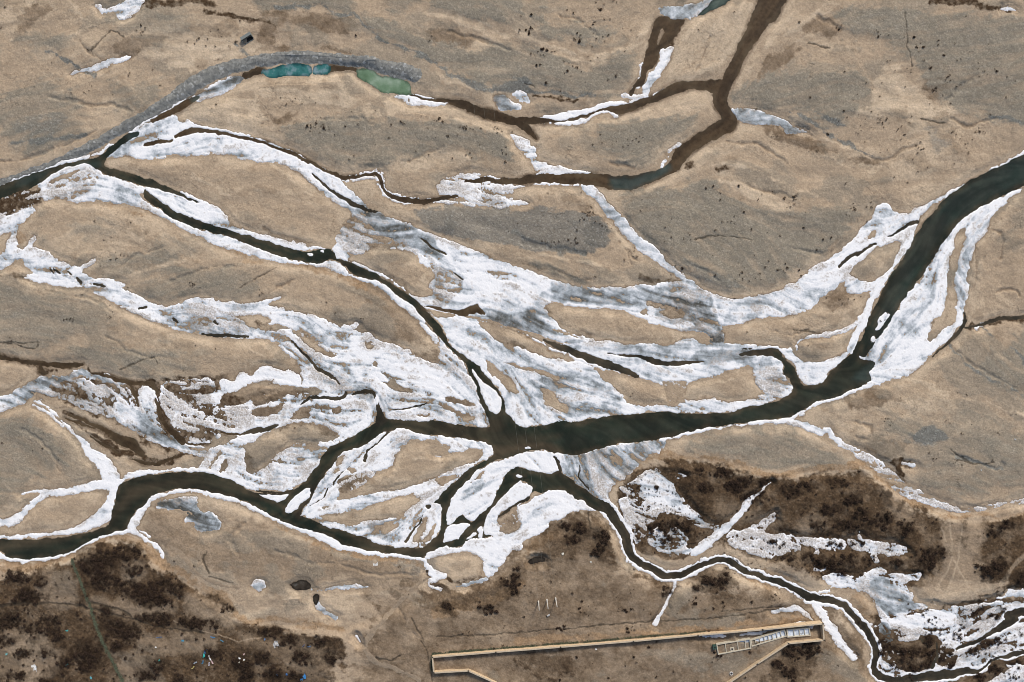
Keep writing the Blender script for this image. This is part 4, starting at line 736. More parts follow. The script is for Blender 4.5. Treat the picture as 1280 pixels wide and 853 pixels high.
for s, am in (("600,560 640,556 670,552 690,556 700,566 660,560 620,575", .8), ("610,520 630,525 625,540 605,540", .6), ("0,680 100,665 145,640 160,612 220,600 300,612 350,632 400,650 470,685 530,692 560,670 600,668 480,672 400,645 340,628 250,602 165,625 130,660 0,690", .6), ("480,525 600,535 640,545 700,545 640,560 560,545", .4), ("1175,262 1210,245 1280,215 1280,200 1200,235 1170,255", .0), ("965,452 985,470 990,490 975,500 980,470", .5), ("1150,290 1180,270 1160,310 1130,350 1110,380 1120,340", .25), ("170,600 240,592 300,608 260,608 200,604", .3)):
    w, d = sdf(s, 12); shoal[w] = np.maximum(shoal[w], am * sstep(-8, 6, d))
clear = np.zeros(SH, F)
for s, am in (("762,222 790,222 815,215 832,205 838,212 815,226 790,236 768,236", .8), ("158,172 166,166 178,162 176,170 165,177", .9), ("238,124 256,112 290,96 300,100 270,116 246,128", .7), ("100,203 122,203 122,210 100,208", .5), ("1085,425 1120,345 1165,270 1240,215 1400,130 1400,150 1280,225 1180,285 1130,370 1100,430", .26), ("700,545 850,525 960,512 985,500 1060,470 1090,462 1060,490 960,520 850,535 720,558", .08), ("1080,460 1094,452 1094,470 1085,478 1065,474", .55), ("20,226 55,214 60,216 30,232", .4)):
    w, d = sdf(s, 12); clear[w] = np.maximum(clear[w], am * sstep(-5, 4, d))
wt_o = sheet('river_water', np.zeros(SH, F), cells(Wn, -1.6) & ~(cells(pw, .5)), water_m, None, {'tint': (tint0, tint1, shoal), 'tone': (clear, np.clip(.5 + .2 * streak_m + .2 * streak_w + .14 * n_md - .12 * sstep(0, 3, Wn) + .10, 0, 1), np.clip(sstep(8, .3, Wn) * (.6 + .5 * n_md), 0, 1))})
tag(wt_o, 'dark open water of the braided river and its brown side channels', 'river', kind='structure')
POND_L = {'teal': ('pond', 'turquoise pond in two basins below the grey gravel embankment'), 'green': ('pond', 'milky green elongated pond at the end of the gravel embankment'),
          'dark': ('pool', 'small dark brown pools on the sandy flats'), 'deep': ('inlet', 'dark green open water beside the glazed grey ice at the top edge')}
for k, f in PF.items():
    o = sheet(POND_L[k][0] + '_water', np.full(SH, .012, F), cells(f, -1.4), pond_ms[k], {'shore': sstep(-.5, 3.0, f + .6 * n_hi)})
    tag(o, POND_L[k][1], POND_L[k][0], kind='structure')

# stone embankment: a raised strip with a rough crest
emb = np.full(SH, NEG, F)
for s in ("-400,330,9 -60,250,8 0,229,7 50,211,8 87,196,10 120,181,12 150,163,13 180,148,15 212,128,16 240,108,18 265,93,18 287,85,17 320,77,15", "320,77,15 345,74,15 382,72,15 420,75,14 457,79,15 482,85,18 507,91,20 520,95,16"):
    w, d = sdf(s, 8); emb[w] = np.maximum(emb[w], d)
emb_n = emb + .5 * n_hi + .5 * n_md
rock = rng.standard_normal(SH).astype(F)
ez = Z + np.clip(emb_n * .07, -.5, .28) + np.where(emb_n > .5, .04 * rock, 0)
o = sheet('gravel_embankment', ez, cells(emb_n, -1.2), stone_m)
tag(o, 'long curved embankment of blue grey stone above the turquoise ponds', 'embankment', kind='structure')
# dirt track
trk = np.full(SH, NEG, F)
for s in ("535,723,3.5 520,733,4.5 505,746,5 493,760,5 482,772,5 470,784,5 461,795,5.5 457,808,6 461,818,6 472,827,5.5 487,832,5 505,838,4.5 525,848,4", ):
    w, d = sdf(s, 6); trk[w] = np.maximum(trk[w], d)
trk_n = trk + .7 * n_md + .5 * n_hi
o = sheet('dirt_track', Z + np.clip(trk_n * .06, -.5, .05), cells(trk_n, -1.5), track_m)
tag(o, 'pale curving dirt track across the sandy ground beside the walled enclosure', 'track', kind='structure')
trk = np.full(SH, NEG, F)
for s in ("217,684,5 226,690,5 235,700,5.5 240,708,5 248,716,5 262,725,4.5 280,731,4 300,735,3", "250,692,3 251,700,3 248,707,3", "240,686,2.5 250,689,3"):
    w, d = sdf(s, 6); trk[w] = np.maximum(trk[w], d)
trk_n = trk + .7 * n_md + .5 * n_hi
o = sheet('dirt_track', Z + np.clip(trk_n * .06, -.5, .05), cells(trk_n, -1.5), track_m)
tag(o, 'short forked dirt track south of the blue frozen pond', 'track', kind='structure')

# ---------------------------------------------------------------- ice sheets, one object per sheet
ICE_L = {
 'belt': ('ice_sheet', 'broad grey and white ice belt sweeping from the embankment to the dirty ice strait'),
 'wing': ('ice_sheet', 'white ice sheet with a sand islet along the upper bank of the wide river bend'),
 'apron': ('ice_sheet', 'large white ice sheet above the middle reach of the dark main river'),
 'rill': ('ice_strip', 'narrow grey frozen rill running diagonally down from the brown channel'),
 'lace': ('ice_sheet', 'lacy white ice bordering the thin meandering brown channel'),
 'patch_small': ('ice_patch', 'tiny white ice sliver on tan sand below the lacy ice'),
 'tongue': ('ice_sheet', 'pale tongue of ice between the brown channel and the sand near the top edge'),
 'fringe': ('ice_strip', 'white ice fringe along the upper brown channel around its sand bank'),
 'nook': ('ice_strip', 'small white ice fringe at the foot of the oval gravel island'),
 'glaze_pond': ('frozen_pond', 'glazed grey frozen pond at the top edge beside dark green water'),
 'blue_pond': ('frozen_pond', 'long blue grey frozen backwater right of the brown channel fork'),
 'pond_white': ('frozen_pond', 'small pale frozen pond on the slate gravel'),
 'pond_grey': ('frozen_pond', 'small dark grey round frozen pond beside the slate gravel'),
 'snow_top': ('snow_patch', 'ragged snow patch at the top edge beside the dark ditch'),
 'streak': ('ice_strip', 'thin slanting white ice streak alone on the tan sand'),
 'green_edge': ('ice_sheet', 'white ice wedge at the tail of the milky green pond'),
 'blue_channel': ('ice_sheet', 'thin blue grey ice lying in the channel under the embankment'),
 'bank_trim': ('ice_strip', 'thin white ice ribbon tracing the foot of the stone embankment'),
 'delta': ('ice_sheet', 'rough white ice delta where the left channel splits, running along its lower bank'),
 'north_strip': ('ice_strip', 'white ice strip along the upper bank of the left dark channel'),
 'west_lace': ('ice_sheet', 'broken lacy ice at the left edge beside the dark water'),
 'long_belt': ('ice_sheet', 'long narrow white ice belt with dark gaps crossing the left sand plain'),
 'mass': ('ice_sheet', 'large streaked white ice mass left of the main confluence'),
 'bright': ('snow_patch', 'bright white snow patch between sand tongues left of centre'),
 'murky': ('ice_sheet', 'murky greenish ice sheet with brown leads in the left lower plain'),
 'west_tongue': ('ice_sheet', 'greenish white ice tongue entering from the left edge'),
 'rivulet': ('ice_sheet', 'forked white ice arms reaching the bend of the lower dark river'),
 'lower_lace': ('ice_sheet', 'lacy ice sheet above the lower river around a sand islet'),
 'fan': ('ice_sheet', 'fan of white ice and sand islets between the southern channels'),
 'slab': ('ice_sheet', 'smooth white ice slab between the two narrow south running channels'),
 'apron_south': ('ice_sheet', 'grey mottled ice apron below the main river beside the brown scarp'),
 'floor_sheet': ('ice_sheet', 'bright ice sheet with a dirty grey spot south of the slab'),
 'floe_big': ('ice_floe', 'white quadrilateral ice floe in the forked channel below the slab'),
 'floe_sliver': ('ice_floe', 'slender white ice floe right of the quadrilateral floe'),
 'floe_notch': ('ice_floe', 'upright small ice floe beside the dirty grey ice'),
 'floe_tri': ('ice_floe', 'triangular ice floe under the lacy ice on the lower river'),
 'floe_long': ('ice_floe', 'elongated ice floe lying off the tip of the ice fan'),
 'blue_trickle': ('ice_strip', 'blue grey frozen trickle at the foot of the orange bank'),
 'south_trim': ('ice_strip', 'white ice border along the southern bank of the lower river'),
 'bend_trim': ('ice_strip', 'white ice ribbon around the outer bend of the lower left river'),
 'north_trim': ('ice_strip', 'thin white ice line on the upper bank of the lower left bend'),
 'far_trim': ('ice_strip', 'thin white ice line along the southern bank of the main river'),
 'cape': ('ice_sheet', 'ice cape curling round a sand islet beside the river narrows'),
 'east_sheet': ('ice_sheet', 'wide white ice sheet on the right bank enclosing a long sand strip'),
 'floe_river': ('ice_floe', 'narrow white floe adrift in the wide dark river'),
 'floe_small': ('ice_floe', 'small white floe off the corner of the right bank ice sheet'),
 'creek': ('ice_strip', 'dirty frozen creek winding down from the river to the right edge'),
 'puddle_ice': ('ice_patch', 'tiny ice streak in the brown puddle beside the frozen creek'),
 'marsh': ('ice_sheet', 'speckled marsh ice among dark tussocks below the brown scarp'),
 'ditch': ('ice_strip', 'straight frozen ditch crossing the brown scrub diagonally'),
 'spread': ('snow_patch', 'white snow spread with dark tussocks right of the frozen ditch'),
 'branch': ('ice_sheet', 'branching grey and white ice running down through the brown scrub'),
 'swamp': ('ice_sheet', 'broad swamp ice with dark bushes at the lower right corner'),
 'swamp_low': ('ice_sheet', 'pale ice patch in the bottom right corner below the winding brook'),
 'swamp_top': ('ice_patch', 'pale ice wedge at the right edge above the swamp ice'),
 'brook_trim': ('ice_strip', 'white ice rims along the winding olive brook'),
 'brook_trim_low': ('ice_strip', 'thin white rims on the lowest reach of the brook at the bottom edge'),
 'drain': ('ice_strip', 'bright snow filled drain beside the end of the walled enclosure'),
 'seep': ('ice_strip', 'grey ice seep curving above the end of the walled enclosure'),
 'seep_wall': ('ice_strip', 'thin ice seep along the inside of the enclosure wall'),
 'line': ('ice_strip', 'thin straight frozen gully running down from the brook'),
 'clear_pond': ('frozen_pond', 'dark blue grey frozen pond inside the lower left river bend'),
 'pond_round': ('frozen_pond', 'small round pale blue frozen pond on the sand'),
 'strip_south': ('ice_strip', 'thin pale ice strip beside the dark pool south of the river'),
 'hook': ('ice_strip', 'hooked grey ice streak on the sand below the thin pale strip'),
 'speck': ('snow_patch', 'tiny white snow patch beside the dirt track'),
 'ne_patch': ('snow_patch', 'tiny pale snow patch near the top right corner'),
 'ditch_ice': ('ice_patch', 'tiny ice patch in the dark ditch right of the river'),
 'floe_west': ('ice_patch', 'broken grey ice over the dark pool at the left edge'),
 'floe_bit': ('ice_floe', 'tiny white floe in the murky side channel'),
 'floe_split': ('ice_floe', 'tapered white floe splitting the narrow channel above the confluence'),
 'floe_inlet': ('ice_floe', 'tiny floe in the short inlet left of the confluence'),
 'floe_dark': ('ice_floe', 'left of two tiny floes in the dark pool of the left channel'),
 'floe_dark2': ('ice_floe', 'right of two tiny floes in the dark pool of the left channel'),
 'floe_shore': ('ice_floe', 'tiny floe at the mouth of the frozen creek'),
 'floe_mid': ('ice_floe', 'thin broken floe over the brown shoal of the main river'),
}
iz = F(.02) + np.clip(Icut * .13, -.45, .14) + np.where(Icut > .3, .035 * n_md + .025 * n_hi + .03 * streak_m, 0)
ice_cell = cells(Icut, -1.0)
regc = Reg[:-1, :-1]
for q in (Reg[1:, :-1], Reg[1:, 1:], Reg[:-1, 1:]): regc = np.maximum(regc, q)
CATS = {'ice_sheet': 'ice sheet', 'ice_strip': 'ice strip', 'ice_patch': 'ice patch', 'frozen_pond': 'frozen pond', 'snow_patch': 'snow patch', 'ice_floe': 'ice floe'}
for n_, k in enumerate(KEYS):
    nm, lb = ICE_L[k]
    o = sheet(nm, iz, ice_cell & (regc == n_), ice_m, {'white': white, 'dirt': dirt})
    if o: tag(o, lb, CATS[nm])
    else: print('no ice for', k)
print('sheets', round(time.time() - T0, 1))
# ---------------------------------------------------------------- built things
def zat(x, y):
    i = int(np.clip(np.searchsorted(gx, x), 0, NX - 1)); j = int(np.clip(np.searchsorted(gy, y), 0, NY - 1))
    return float(max(Z[j, i], 0.0))
def new_obj(name, verts, faces, m, parent=None, smooth_=False):
    me = bpy.data.meshes.new(name); me.from_pydata(verts, [], faces); me.materials.append(m)
    if smooth_: me.polygons.foreach_set('use_smooth', np.ones(len(me.polygons), bool))
    me.update(); o = bpy.data.objects.new(name, me); col.objects.link(o)
    if parent: o.parent = parent
    return o
def empty(name, loc, rz=0.0):
    o = bpy.data.objects.new(name, None); col.objects.link(o); o.location = loc; o.rotation_euler = (0, 0, rz); return o
class MB:
    def __init__(s): s.v = []; s.f = []
    def prism(s, poly, z0, z1):            # poly: list of (x, y) counter-clockwise
        n = len(poly); b = len(s.v)
        s.v += [(x, y, z0) for x, y in poly] + [(x, y, z1) for x, y in poly]
        s.f += [tuple(b + n + k for k in range(n)), tuple(b + k for k in reversed(range(n)))]
        s.f += [(b + k, b + (k + 1) % n, b + n + (k + 1) % n, b + n + k) for k in range(n)]
    def bar(s, p, q, w, z0, z1):
        dx, dy = q[0] - p[0], q[1] - p[1]; L = math.hypot(dx, dy) or 1; nx, ny = -dy / L * w / 2, dx / L * w / 2
        s.prism([(p[0] - nx, p[1] - ny), (q[0] - nx, q[1] - ny), (q[0] + nx, q[1] + ny), (p[0] + nx, p[1] + ny)], z0, z1)
    def build(s, name, m, parent=None): return new_obj(name, s.v, s.f, m, parent)
wall_m = simple('sandstone_wall_face', (.50, .385, .255), .85, .18, .8)
cope_m = simple('pale_wall_coping', (.50, .41, .295), .85, .12, .8)
conc_m = simple('pale_concrete', (.50, .45, .35), .85, .15, .7)
slabf_m = simple('silted_tank_floor', (.30, .255, .19), .9, .25, .6)
tice_m = simple('frozen_tank_surface', (.60, .65, .72), .5, .35, .5)
green_m = simple('dark_green_paint', (.035, .075, .055), .6, .3, 1.5)
dark_m = simple('dark_opening', (.012, .011, .010), .9, .3, 1.5)
white_m = simple('weathered_white_concrete', (.55, .53, .50), .7, .12, 1.2)
steel_m = simple('dull_steel', (.35, .36, .36), .45, .2, 2, .6)
cable_m = simple('aluminium_cable', (.20, .20, .17), .6, .1, 2, .2)
grey_m = simple('grey_sheet_roof', (.17, .19, .18), .7, .2, 1.2)

# walled enclosure: one straight run per side, each with its coping
WPT = [(541.5, 817.6), (620, 811.2), (700, 805.0), (790, 797.8), (870, 790.3), (950, 783.4), (1024.6, 776.2), (1025.8, 796.6), (982, 800.6), (943, 826), (904, 852.5), (862, 880)]
WPT2 = [(541.5, 817.6), (543.4, 836.8), (586, 834.4), (628, 853.2), (690, 882)]
wall = empty('enclosure_wall', (wx(780), wy(815), 0))
tag(wall, 'long low tan masonry wall enclosing a tapering yard at the bottom edge', 'wall')
WH = 2.6
def wall_run(p, q):
    z = min(zat(*p), zat(*q)) - .5; top = 1.9 + WH
    c = wall.location
    a_ = (wx(p[0]) - c.x, wy(p[1]) - c.y); b_ = (wx(q[0]) - c.x, wy(q[1]) - c.y)
    L = math.hypot(b_[0] - a_[0], b_[1] - a_[1]); ux, uy = (b_[0] - a_[0]) / L, (b_[1] - a_[1]) / L
    m1 = MB(); m1.bar(a_, b_, .62, z, top)
    k = 4.0
    while k < L - 2:                       # buttress pilasters against the panels
        c0 = (a_[0] + ux * k, a_[1] + uy * k); m1.bar((c0[0] - ux * .22, c0[1] - uy * .22), (c0[0] + ux * .22, c0[1] + uy * .22), .9, z, top - .12); k += 8.0
    w = m1.build('wall_panel', wall_m, wall)
    m2 = MB(); m2.bar((a_[0] - ux * .45, a_[1] - uy * .45), (b_[0] + ux * .45, b_[1] + uy * .45), .84, top + .004, top + .18)
    m2.build('coping', cope_m, w)
for a_, b_ in list(zip(WPT[:-1], WPT[1:])) + list(zip(WPT2[:-1], WPT2[1:])): wall_run(a_, b_)

# concrete basins inside the enclosure
def basin(name, label, corners, divs, h, zb, ice_from=2.0, extras=None, floor=slabf_m):
    cxm = sum(p[0] for p in corners) / 4; cym = sum(p[1] for p in corners) / 4
    r = empty(name, (wx(cxm), wy(cym), 0)); tag(r, label, 'basin')
    L = lambda p: (wx(p[0]) - r.location.x, wy(p[1]) - r.location.y)
    A, B, C, D = [L(p) for p in corners]          # A-B upper side, D-C lower side
    mb = MB()
    for p, q in ((A, B), (B, C), (C, D), (D, A)):
        d = math.hypot(q[0] - p[0], q[1] - p[1]); ux, uy = (q[0] - p[0]) / d * .28, (q[1] - p[1]) / d * .28
        mb.bar((p[0] - ux, p[1] - uy), (q[0] - ux * .97 , q[1] - uy * .97), .6, zb - .4, zb + h)
    mb.build('outer_wall', conc_m, r)
    lerp = lambda p, q, t: (p[0] + (q[0] - p[0]) * t, p[1] + (q[1] - p[1]) * t)
    cuts = [0.0] + list(divs) + [1.0]
    for t in divs:
        m = MB(); m.bar(lerp(lerp(A, B, t), lerp(D, C, t), .03), lerp(lerp(A, B, t), lerp(D, C, t), .97), .42, zb - .2, zb + h - .12); m.build('divider', conc_m, r)
    for t0, t1 in zip(cuts[:-1], cuts[1:]):
        icy = (t0 + t1) / 2 > ice_from
        m = MB(); q = [lerp(D, C, t0), lerp(D, C, t1), lerp(A, B, t1), lerp(A, B, t0)]
        m.prism(q, zb - .35, zb + (.55 if icy else .15))
        m.build('ice_fill' if icy else 'bay_floor', tice_m if icy else floor, r)
    return r
zb = 1.6
tank = basin('settling_basin', 'wide concrete basin with four bays at the left end of the waterworks', [(894.3, 803.2), (935.3, 796.6), (936.4, 807.8), (896.2, 815.4)], (.25, .62, .85), 1.5, zb, .55)
m = MB(); m.bar((-2.2, -1.9), (.2, -1.5), 2.2, zb + .1, zb + 1.3); m.build('valve_chamber', conc_m, tank)
m = MB(); m.bar((-1.6, -1.8), (-.5, -1.62), 1.1, zb + 1.304, zb + 1.33); m.build('hatch', dark_m, tank)
basin('flume', 'narrow stepped concrete flume with eight iced bays joining the two basins', [(936.9, 798.3), (978.5, 785.3), (980.5, 793.2), (938.2, 805.6)], (.12, .25, .38, .5, .62, .75, .87), 1.2, zb, .15)
basin('weir_basin', 'short ice filled concrete basin with four bays under the enclosure corner', [(981.6, 785.4), (1009.2, 783.0), (1010.4, 792.0), (982.6, 794.2)], (.3, .55, .78), 1.2, zb, .1)
k = empty('valve_kiosk', (wx(891.2), wy(806.2), zb)); tag(k, 'small dark green kiosk against the left end of the wide basin', 'kiosk')
m = MB(); m.bar((-1.0, 0), (1.0, .25), 2.2, 0, 2.1); m.build('housing', green_m, k)
m = MB(); m.bar((-1.2, 0), (1.2, .28), 2.6, 2.104, 2.25); rf = m.build('roof', green_m, k)
m = MB(); m.bar((-.5, .02), (.5, .13), 1.0, 2.254, 2.32); m.build('roof_hatch', dark_m, rf)
def manhole(x, y, lab, rr):
    r = empty('manhole', (wx(x), wy(y), zat(x, y))); tag(r, lab, 'manhole')
    n = 20; v = []; f = []
    for q, (ra, z) in enumerate(((rr, -.2), (rr, .45), (rr * .66, .45), (rr * .66, .1))):
        v += [(ra * math.cos(2 * math.pi * t / n), ra * math.sin(2 * math.pi * t / n), z) for t in range(n)]
    for q in range(3): f += [(q * n + t, q * n + (t + 1) % n, (q + 1) * n + (t + 1) % n, (q + 1) * n + t) for t in range(n)]
    new_obj('rim', v, f, white_m, r)
    new_obj('shaft', [(rr * .66 * math.cos(2 * math.pi * t / n), rr * .66 * math.sin(2 * math.pi * t / n), .12) for t in range(n)], [tuple(range(n))], dark_m, r)
manhole(912.4, 839.5, 'round concrete manhole with a dark mouth in the enclosure yard', 1.1)

# three concrete poles and the line they carry over the river
POLES = [(672.8, 750.2), (683.4, 748.4), (694.2, 746.2)]
names = ['left', 'middle', 'right']
for n_, (x, y) in enumerate(POLES):
    r = empty('power_pole', (wx(x), wy(y), zat(x, y)))
    tag(r, f'white concrete power pole, {names[n_]} of the row of three on the brown flat', 'pole', 'row of power poles')
    v = []; f = []; n = 12; Hh = 14.0
    prof = [(.5, -.6), (.5, .5), (.40, .52), (.29, 7), (.19, 13.9), (.21, 14.0)]
    for ra, z in prof: v += [(ra * math.cos(2 * math.pi * t / n), ra * math.sin(2 * math.pi * t / n), z) for t in range(n)]
    for q in range(len(prof) - 1): f += [(q * n + t, q * n + (t + 1) % n, (q + 1) * n + (t + 1) % n, (q + 1) * n + t) for t in range(n)]
    f.append(tuple(range((len(prof) - 1) * n, len(prof) * n)))
    new_obj('shaft', v, f, white_m, r)
    m = MB(); m.bar((-.45, .3), (.45, .3), .12, 13.2, 13.35); m.build('crossarm', steel_m, r)
    v = []; f = []
    prof = [(.05, 13.35), (.13, 13.42), (.07, 13.5), (.13, 13.58), (.05, 13.7)]
    for ra, z in prof: v += [(ra * math.cos(2 * math.pi * t / 8), .3 + ra * math.sin(2 * math.pi * t / 8), z) for t in range(8)]
    for q in range(4): f += [(q * 8 + t, q * 8 + (t + 1) % 8, (q + 1) * 8 + (t + 1) % 8, (q + 1) * 8 + t) for t in range(8)]
    new_obj('insulator', v, f, grey_m, r)
    # conductor, sagging northward across the river
    z0 = r.location.z + 13.7
    x0, y0 = wx(x), wy(y) + .3; x1, y1 = wx(x - 5 - 112 + n_ * 1.5), wy(-150)
    pts = []
    for k in range(61):
        t = k / 60; pts.append((x0 + (x1 - x0) * t, y0 + (y1 - y0) * t, z0 - 8 * 4 * t * (1 - t) * .6 + 4 * t))
    v = []; f = []
    for px, py, pz in pts: v += [(px + .032 * math.cos(a_), py, pz + .032 * math.sin(a_)) for a_ in (0, 2.09, 4.19)]
    for k in range(60): f += [(k * 3 + t, k * 3 + (t + 1) % 3, k * 3 + 3 + (t + 1) % 3, k * 3 + 3 + t) for t in range(3)]
    o = new_obj('power_cable', v, f, cable_m)
    tag(o, f'thin overhead cable crossing the dark main river from the {names[n_]} power pole', 'cable', 'overhead cables')

# open shed in the sand at the top
sx, sy = 310.3, 49.5
sh = empty('open_shed', (wx(sx), wy(sy), zat(sx, sy)), math.radians(32))
tag(sh, 'small grey roofed shed with a dark open side on pale sand', 'shed')
m = MB(); m.bar((-3.6, 1.05), (3.6, 1.05), 1.9, 2.3, 2.5); m.build('roof', grey_m, sh)
m = MB(); m.bar((-3.5, 1.8), (3.5, 1.8), .25, -.3, 2.29); m.build('back_wall', grey_m, sh)
for q in (-3.4, 3.4):
    m = MB(); m.bar((q, -1.2), (q, 1.66), .3, -.3, 1.9); m.build('side_wall', grey_m, sh)
m = MB(); m.bar((-3.2, -.55), (3.2, -.55), 2.4, -.3, .06); m.build('pit_floor', dark_m, sh)
m = MB(); m.prism([(-3.9, -2.1), (3.2, -2.1), (3.2, -1.78), (-3.9, -1.78)], -.3, .35); m.build('spoil_kerb', grey_m, sh)

# green grass verge along the enclosure wall and the green strip in the scrub (uncountable)
grass_m = simple('dry_green_grass', (.085, .098, .058), .9, .5, 1.5)
def tufts(name, pts, label, hgt, seed):
    rr = random.Random(seed); v = []; f = []
    for x, y in pts:
        z = zat(x, y) - .05; bx, by = wx(x), wy(y)
        for _ in range(4):
            a_ = rr.uniform(0, 6.28); l = rr.uniform(.2, .42); h = hgt * rr.uniform(.5, 1.2); ox, oy = rr.uniform(-.3, .3), rr.uniform(-.3, .3)
            b = len(v); v += [(bx + ox - .16 * math.sin(a_), by + oy + .16 * math.cos(a_), z), (bx + ox + .16 * math.sin(a_), by + oy - .16 * math.cos(a_), z), (bx + ox + l * math.cos(a_), by + oy + l * math.sin(a_), z + h)]
            f.append((b, b + 1, b + 2))
    return tag(new_obj(name, v, f, grass_m), label, 'grass', kind='stuff')
rr = random.Random(3); pts = []
for k in range(3600):
    t = rr.random() ** 1.25; x = 541 + t * 340; y = np.interp(x, [541, 700, 870, 900], [817.6, 805, 790.3, 787.5]) - abs(rr.gauss(1.4, .7)) - .5
    if math.sin(x * .11) + math.sin(x * .37) + rr.random() * 2.4 > .1: pts.append((x, y))
for k in range(260): pts.append((541 - rr.uniform(.6, 1.6), rr.uniform(818, 837)))
for k in range(700):
    x = rr.uniform(543, 626); y = (836.8 - (x - 543) * .056 if x < 586 else 834.4 + (x - 586) * .4476) + rr.uniform(.9, 2.4); pts.append((x, y))
tufts('grass_verge', pts, 'thin strip of green grass along the outer face of the enclosure wall', .35, 1)
pts = []
for k in range(3600):
    t = rr.random(); y = 698 + t * 160; x = np.interp(y, [698, 720, 745, 765, 790, 815, 858], [92, 102, 111, 118, 127, 139, 160]) + rr.gauss(0, .85 + .5 * t)
    pts.append((x, y))
tufts('grass_strip', pts, 'narrow straight green grass strip running through the dark scrubland', .18, 2)

# ---------------------------------------------------------------- shrubs: bare twiggy domes
shrub_m, nt, bs = mat('bare_twig_brush'); g = N(nt); co = g.coord()
oi = g.n('ShaderNodeObjectInfo')
t1 = g.mix(g.map(g.noise(co, 2.2, 2), .35, .65), (.013, .0092, .0068), (.056, .039, .028))
t2 = g.mix(g.map(g.noise(co, 2.2, 2), .35, .65), (.018, .0115, .008), (.085, .056, .040))
g.link(g.mix(oi.outputs['Random'], t1, t2), bs.inputs['Base Color']); bs.inputs['Roughness'].default_value = .9; bs.inputs['Specular IOR Level'].default_value = .05
def shrub_geo(seed, n=110):
    rr = random.Random(seed); v = []; f = []
    lob = [(rr.uniform(-.45, .45), rr.uniform(-.45, .45), rr.uniform(.45, .75)) for _ in range(4)]
    for k in range(n):
        lx, ly, lr = rr.choice(lob); a_ = rr.uniform(0, 6.283); e_ = rr.uniform(.1, 1.5); r_ = lr * rr.uniform(.55, 1.05)
        px, py, pz = lx + r_ * math.cos(a_) * math.cos(e_), ly + r_ * math.sin(a_) * math.cos(e_), .1 + r_ * math.sin(e_) * .9
        q = rr.uniform(.10, .24); b_ = rr.uniform(0, 6.283); w = rr.uniform(.05, .12)
        c_, s_ = math.cos(b_), math.sin(b_)
        b = len(v); v += [(px - q * c_ - w * s_, py - q * s_ + w * c_, pz - .08), (px - q * c_ + w * s_, py - q * s_ - w * c_, pz - .05), (px + q * c_, py + q * s_, pz + rr.uniform(0, .16))]
        f.append((b, b + 1, b + 2))
    st = []
    for k in range(7):                              # stems from the root
        a_ = rr.uniform(0, 6.283); r_ = rr.uniform(.3, .7); x, y = r_ * math.cos(a_), r_ * math.sin(a_); b = len(st) and st[-1][1]
        st.append((x, y))
    v2 = []; f2 = []
    for x, y in st:
        b = len(v2); v2 += [(-.05, 0, -.1), (.05, 0, -.1), (0, .05, -.1), (x, y, .65)]; f2 += [(b, b + 1, b + 3), (b + 1, b + 2, b + 3), (b + 2, b, b + 3)]
    return v, f, v2, f2
def mk(name, v, f, m):
    me = bpy.data.meshes.new(name); me.from_pydata(v, [], f); me.materials.append(m); return me
PROTO = []
for s_ in range(6):
    v, f, v2, f2 = shrub_geo(100 + s_); PROTO.append((mk('twig_crown', v, f, shrub_m), mk('stems', v2, f2, shrub_m), v, f))
rr = random.Random(11)
spots = []                                          # (x, y, radius m, zone)
def blocked(x, y):
    i = int(np.clip(np.searchsorted(gx, x), 0, NX - 1)); j = int(np.clip(np.searchsorted(gy, y), 0, NY - 1))
    return Wn[j, i] > -1.5 or Icut[j, i] > -.5 or emb[j, i] > -2
def strew(zone, n, cx0, cy0, rx, ry, r0, r1, clump=0, onice=False):
    cen = [(cx0 + rx * rr.gauss(0, .5), cy0 + ry * rr.gauss(0, .5)) for _ in range(clump)] if clump else None
    for _ in range(n):
        if cen and rr.random() < .75:
            c_ = rr.choice(cen); x, y = c_[0] + rr.gauss(0, 4), c_[1] + rr.gauss(0, 3)
        else: x, y = cx0 + rx * rr.uniform(-1, 1), cy0 + ry * rr.uniform(-1, 1)
        if not onice and blocked(x, y): continue
        spots.append((x, y, r0 + (r1 - r0) * rr.random() ** 2.2, zone))
def at(zone, r, s):
    for x, y in P(s): spots.append((x, y, r * rr.uniform(.35, .72), zone))
at('nw', 1.5, "235,54 247,51 250,49 258,59 261,50 270,59 249,84 191,88 201,107 288,60 273,75 296,54 157,157 8,10 2,36")
at('nw', 1.2, "236,52 244,56 264,40 297,53 274,38 278,47 297,45 157,174 47,172")
at('mid', 1.5, "440,140 470,140 455,148 406,162 401,168 486,173 437,200 443,196 583,195 587,192 590,198 572,170 560,172 502,153 505,155 448,157 352,123 370,124 366,127 388,123 358,131 378,131 537,52 540,47 445,46 566,199 600,182 640,165 632,203")
at('mid', 1.1, "395,130 420,170 430,185 470,182 500,165 535,162 545,173 598,179 616,190 575,160 520,190")
at('ctr', 1.6, "690,66 693,65 735,72 747,73 741,31 738,35 743,29 709,14 651,22 766,2 770,4 665,38 796,47 745,50 740,60 700,115 671,83 675,82 716,84 721,86 738,77 780,65 770,96 760,101 727,91 709,90 705,93 713,96 717,17 762,25 755,25 778,37")
at('ctr', 1.2, "761,175 752,180 765,182 778,185 785,183 790,177 795,174 799,171 803,173 798,178 784,175 770,178 740,182 750,170 885,49 898,74 917,17 873,38 893,103 945,136")
at('plat', 1.7, "1152,60 1153,77 1195,77 1199,75 1117,90 1048,38 1045,36 998,30 1241,88 1243,91 1183,98 1186,102 1194,109 1011,123 1064,127 1070,119 1098,122 1178,70 1171,53 1107,78 1034,168 1080,178 1267,103")
at('plat', 1.2, "1210,66 1221,80 1270,122 1200,107 1222,97 1256,98 1080,150 1096,145 1107,149 1138,147 1150,149 1130,110 1100,105 1088,160 1090,163 1110,155 1135,155 1160,167 1145,192 1150,203 1158,210 1140,200 1120,165 1175,150")
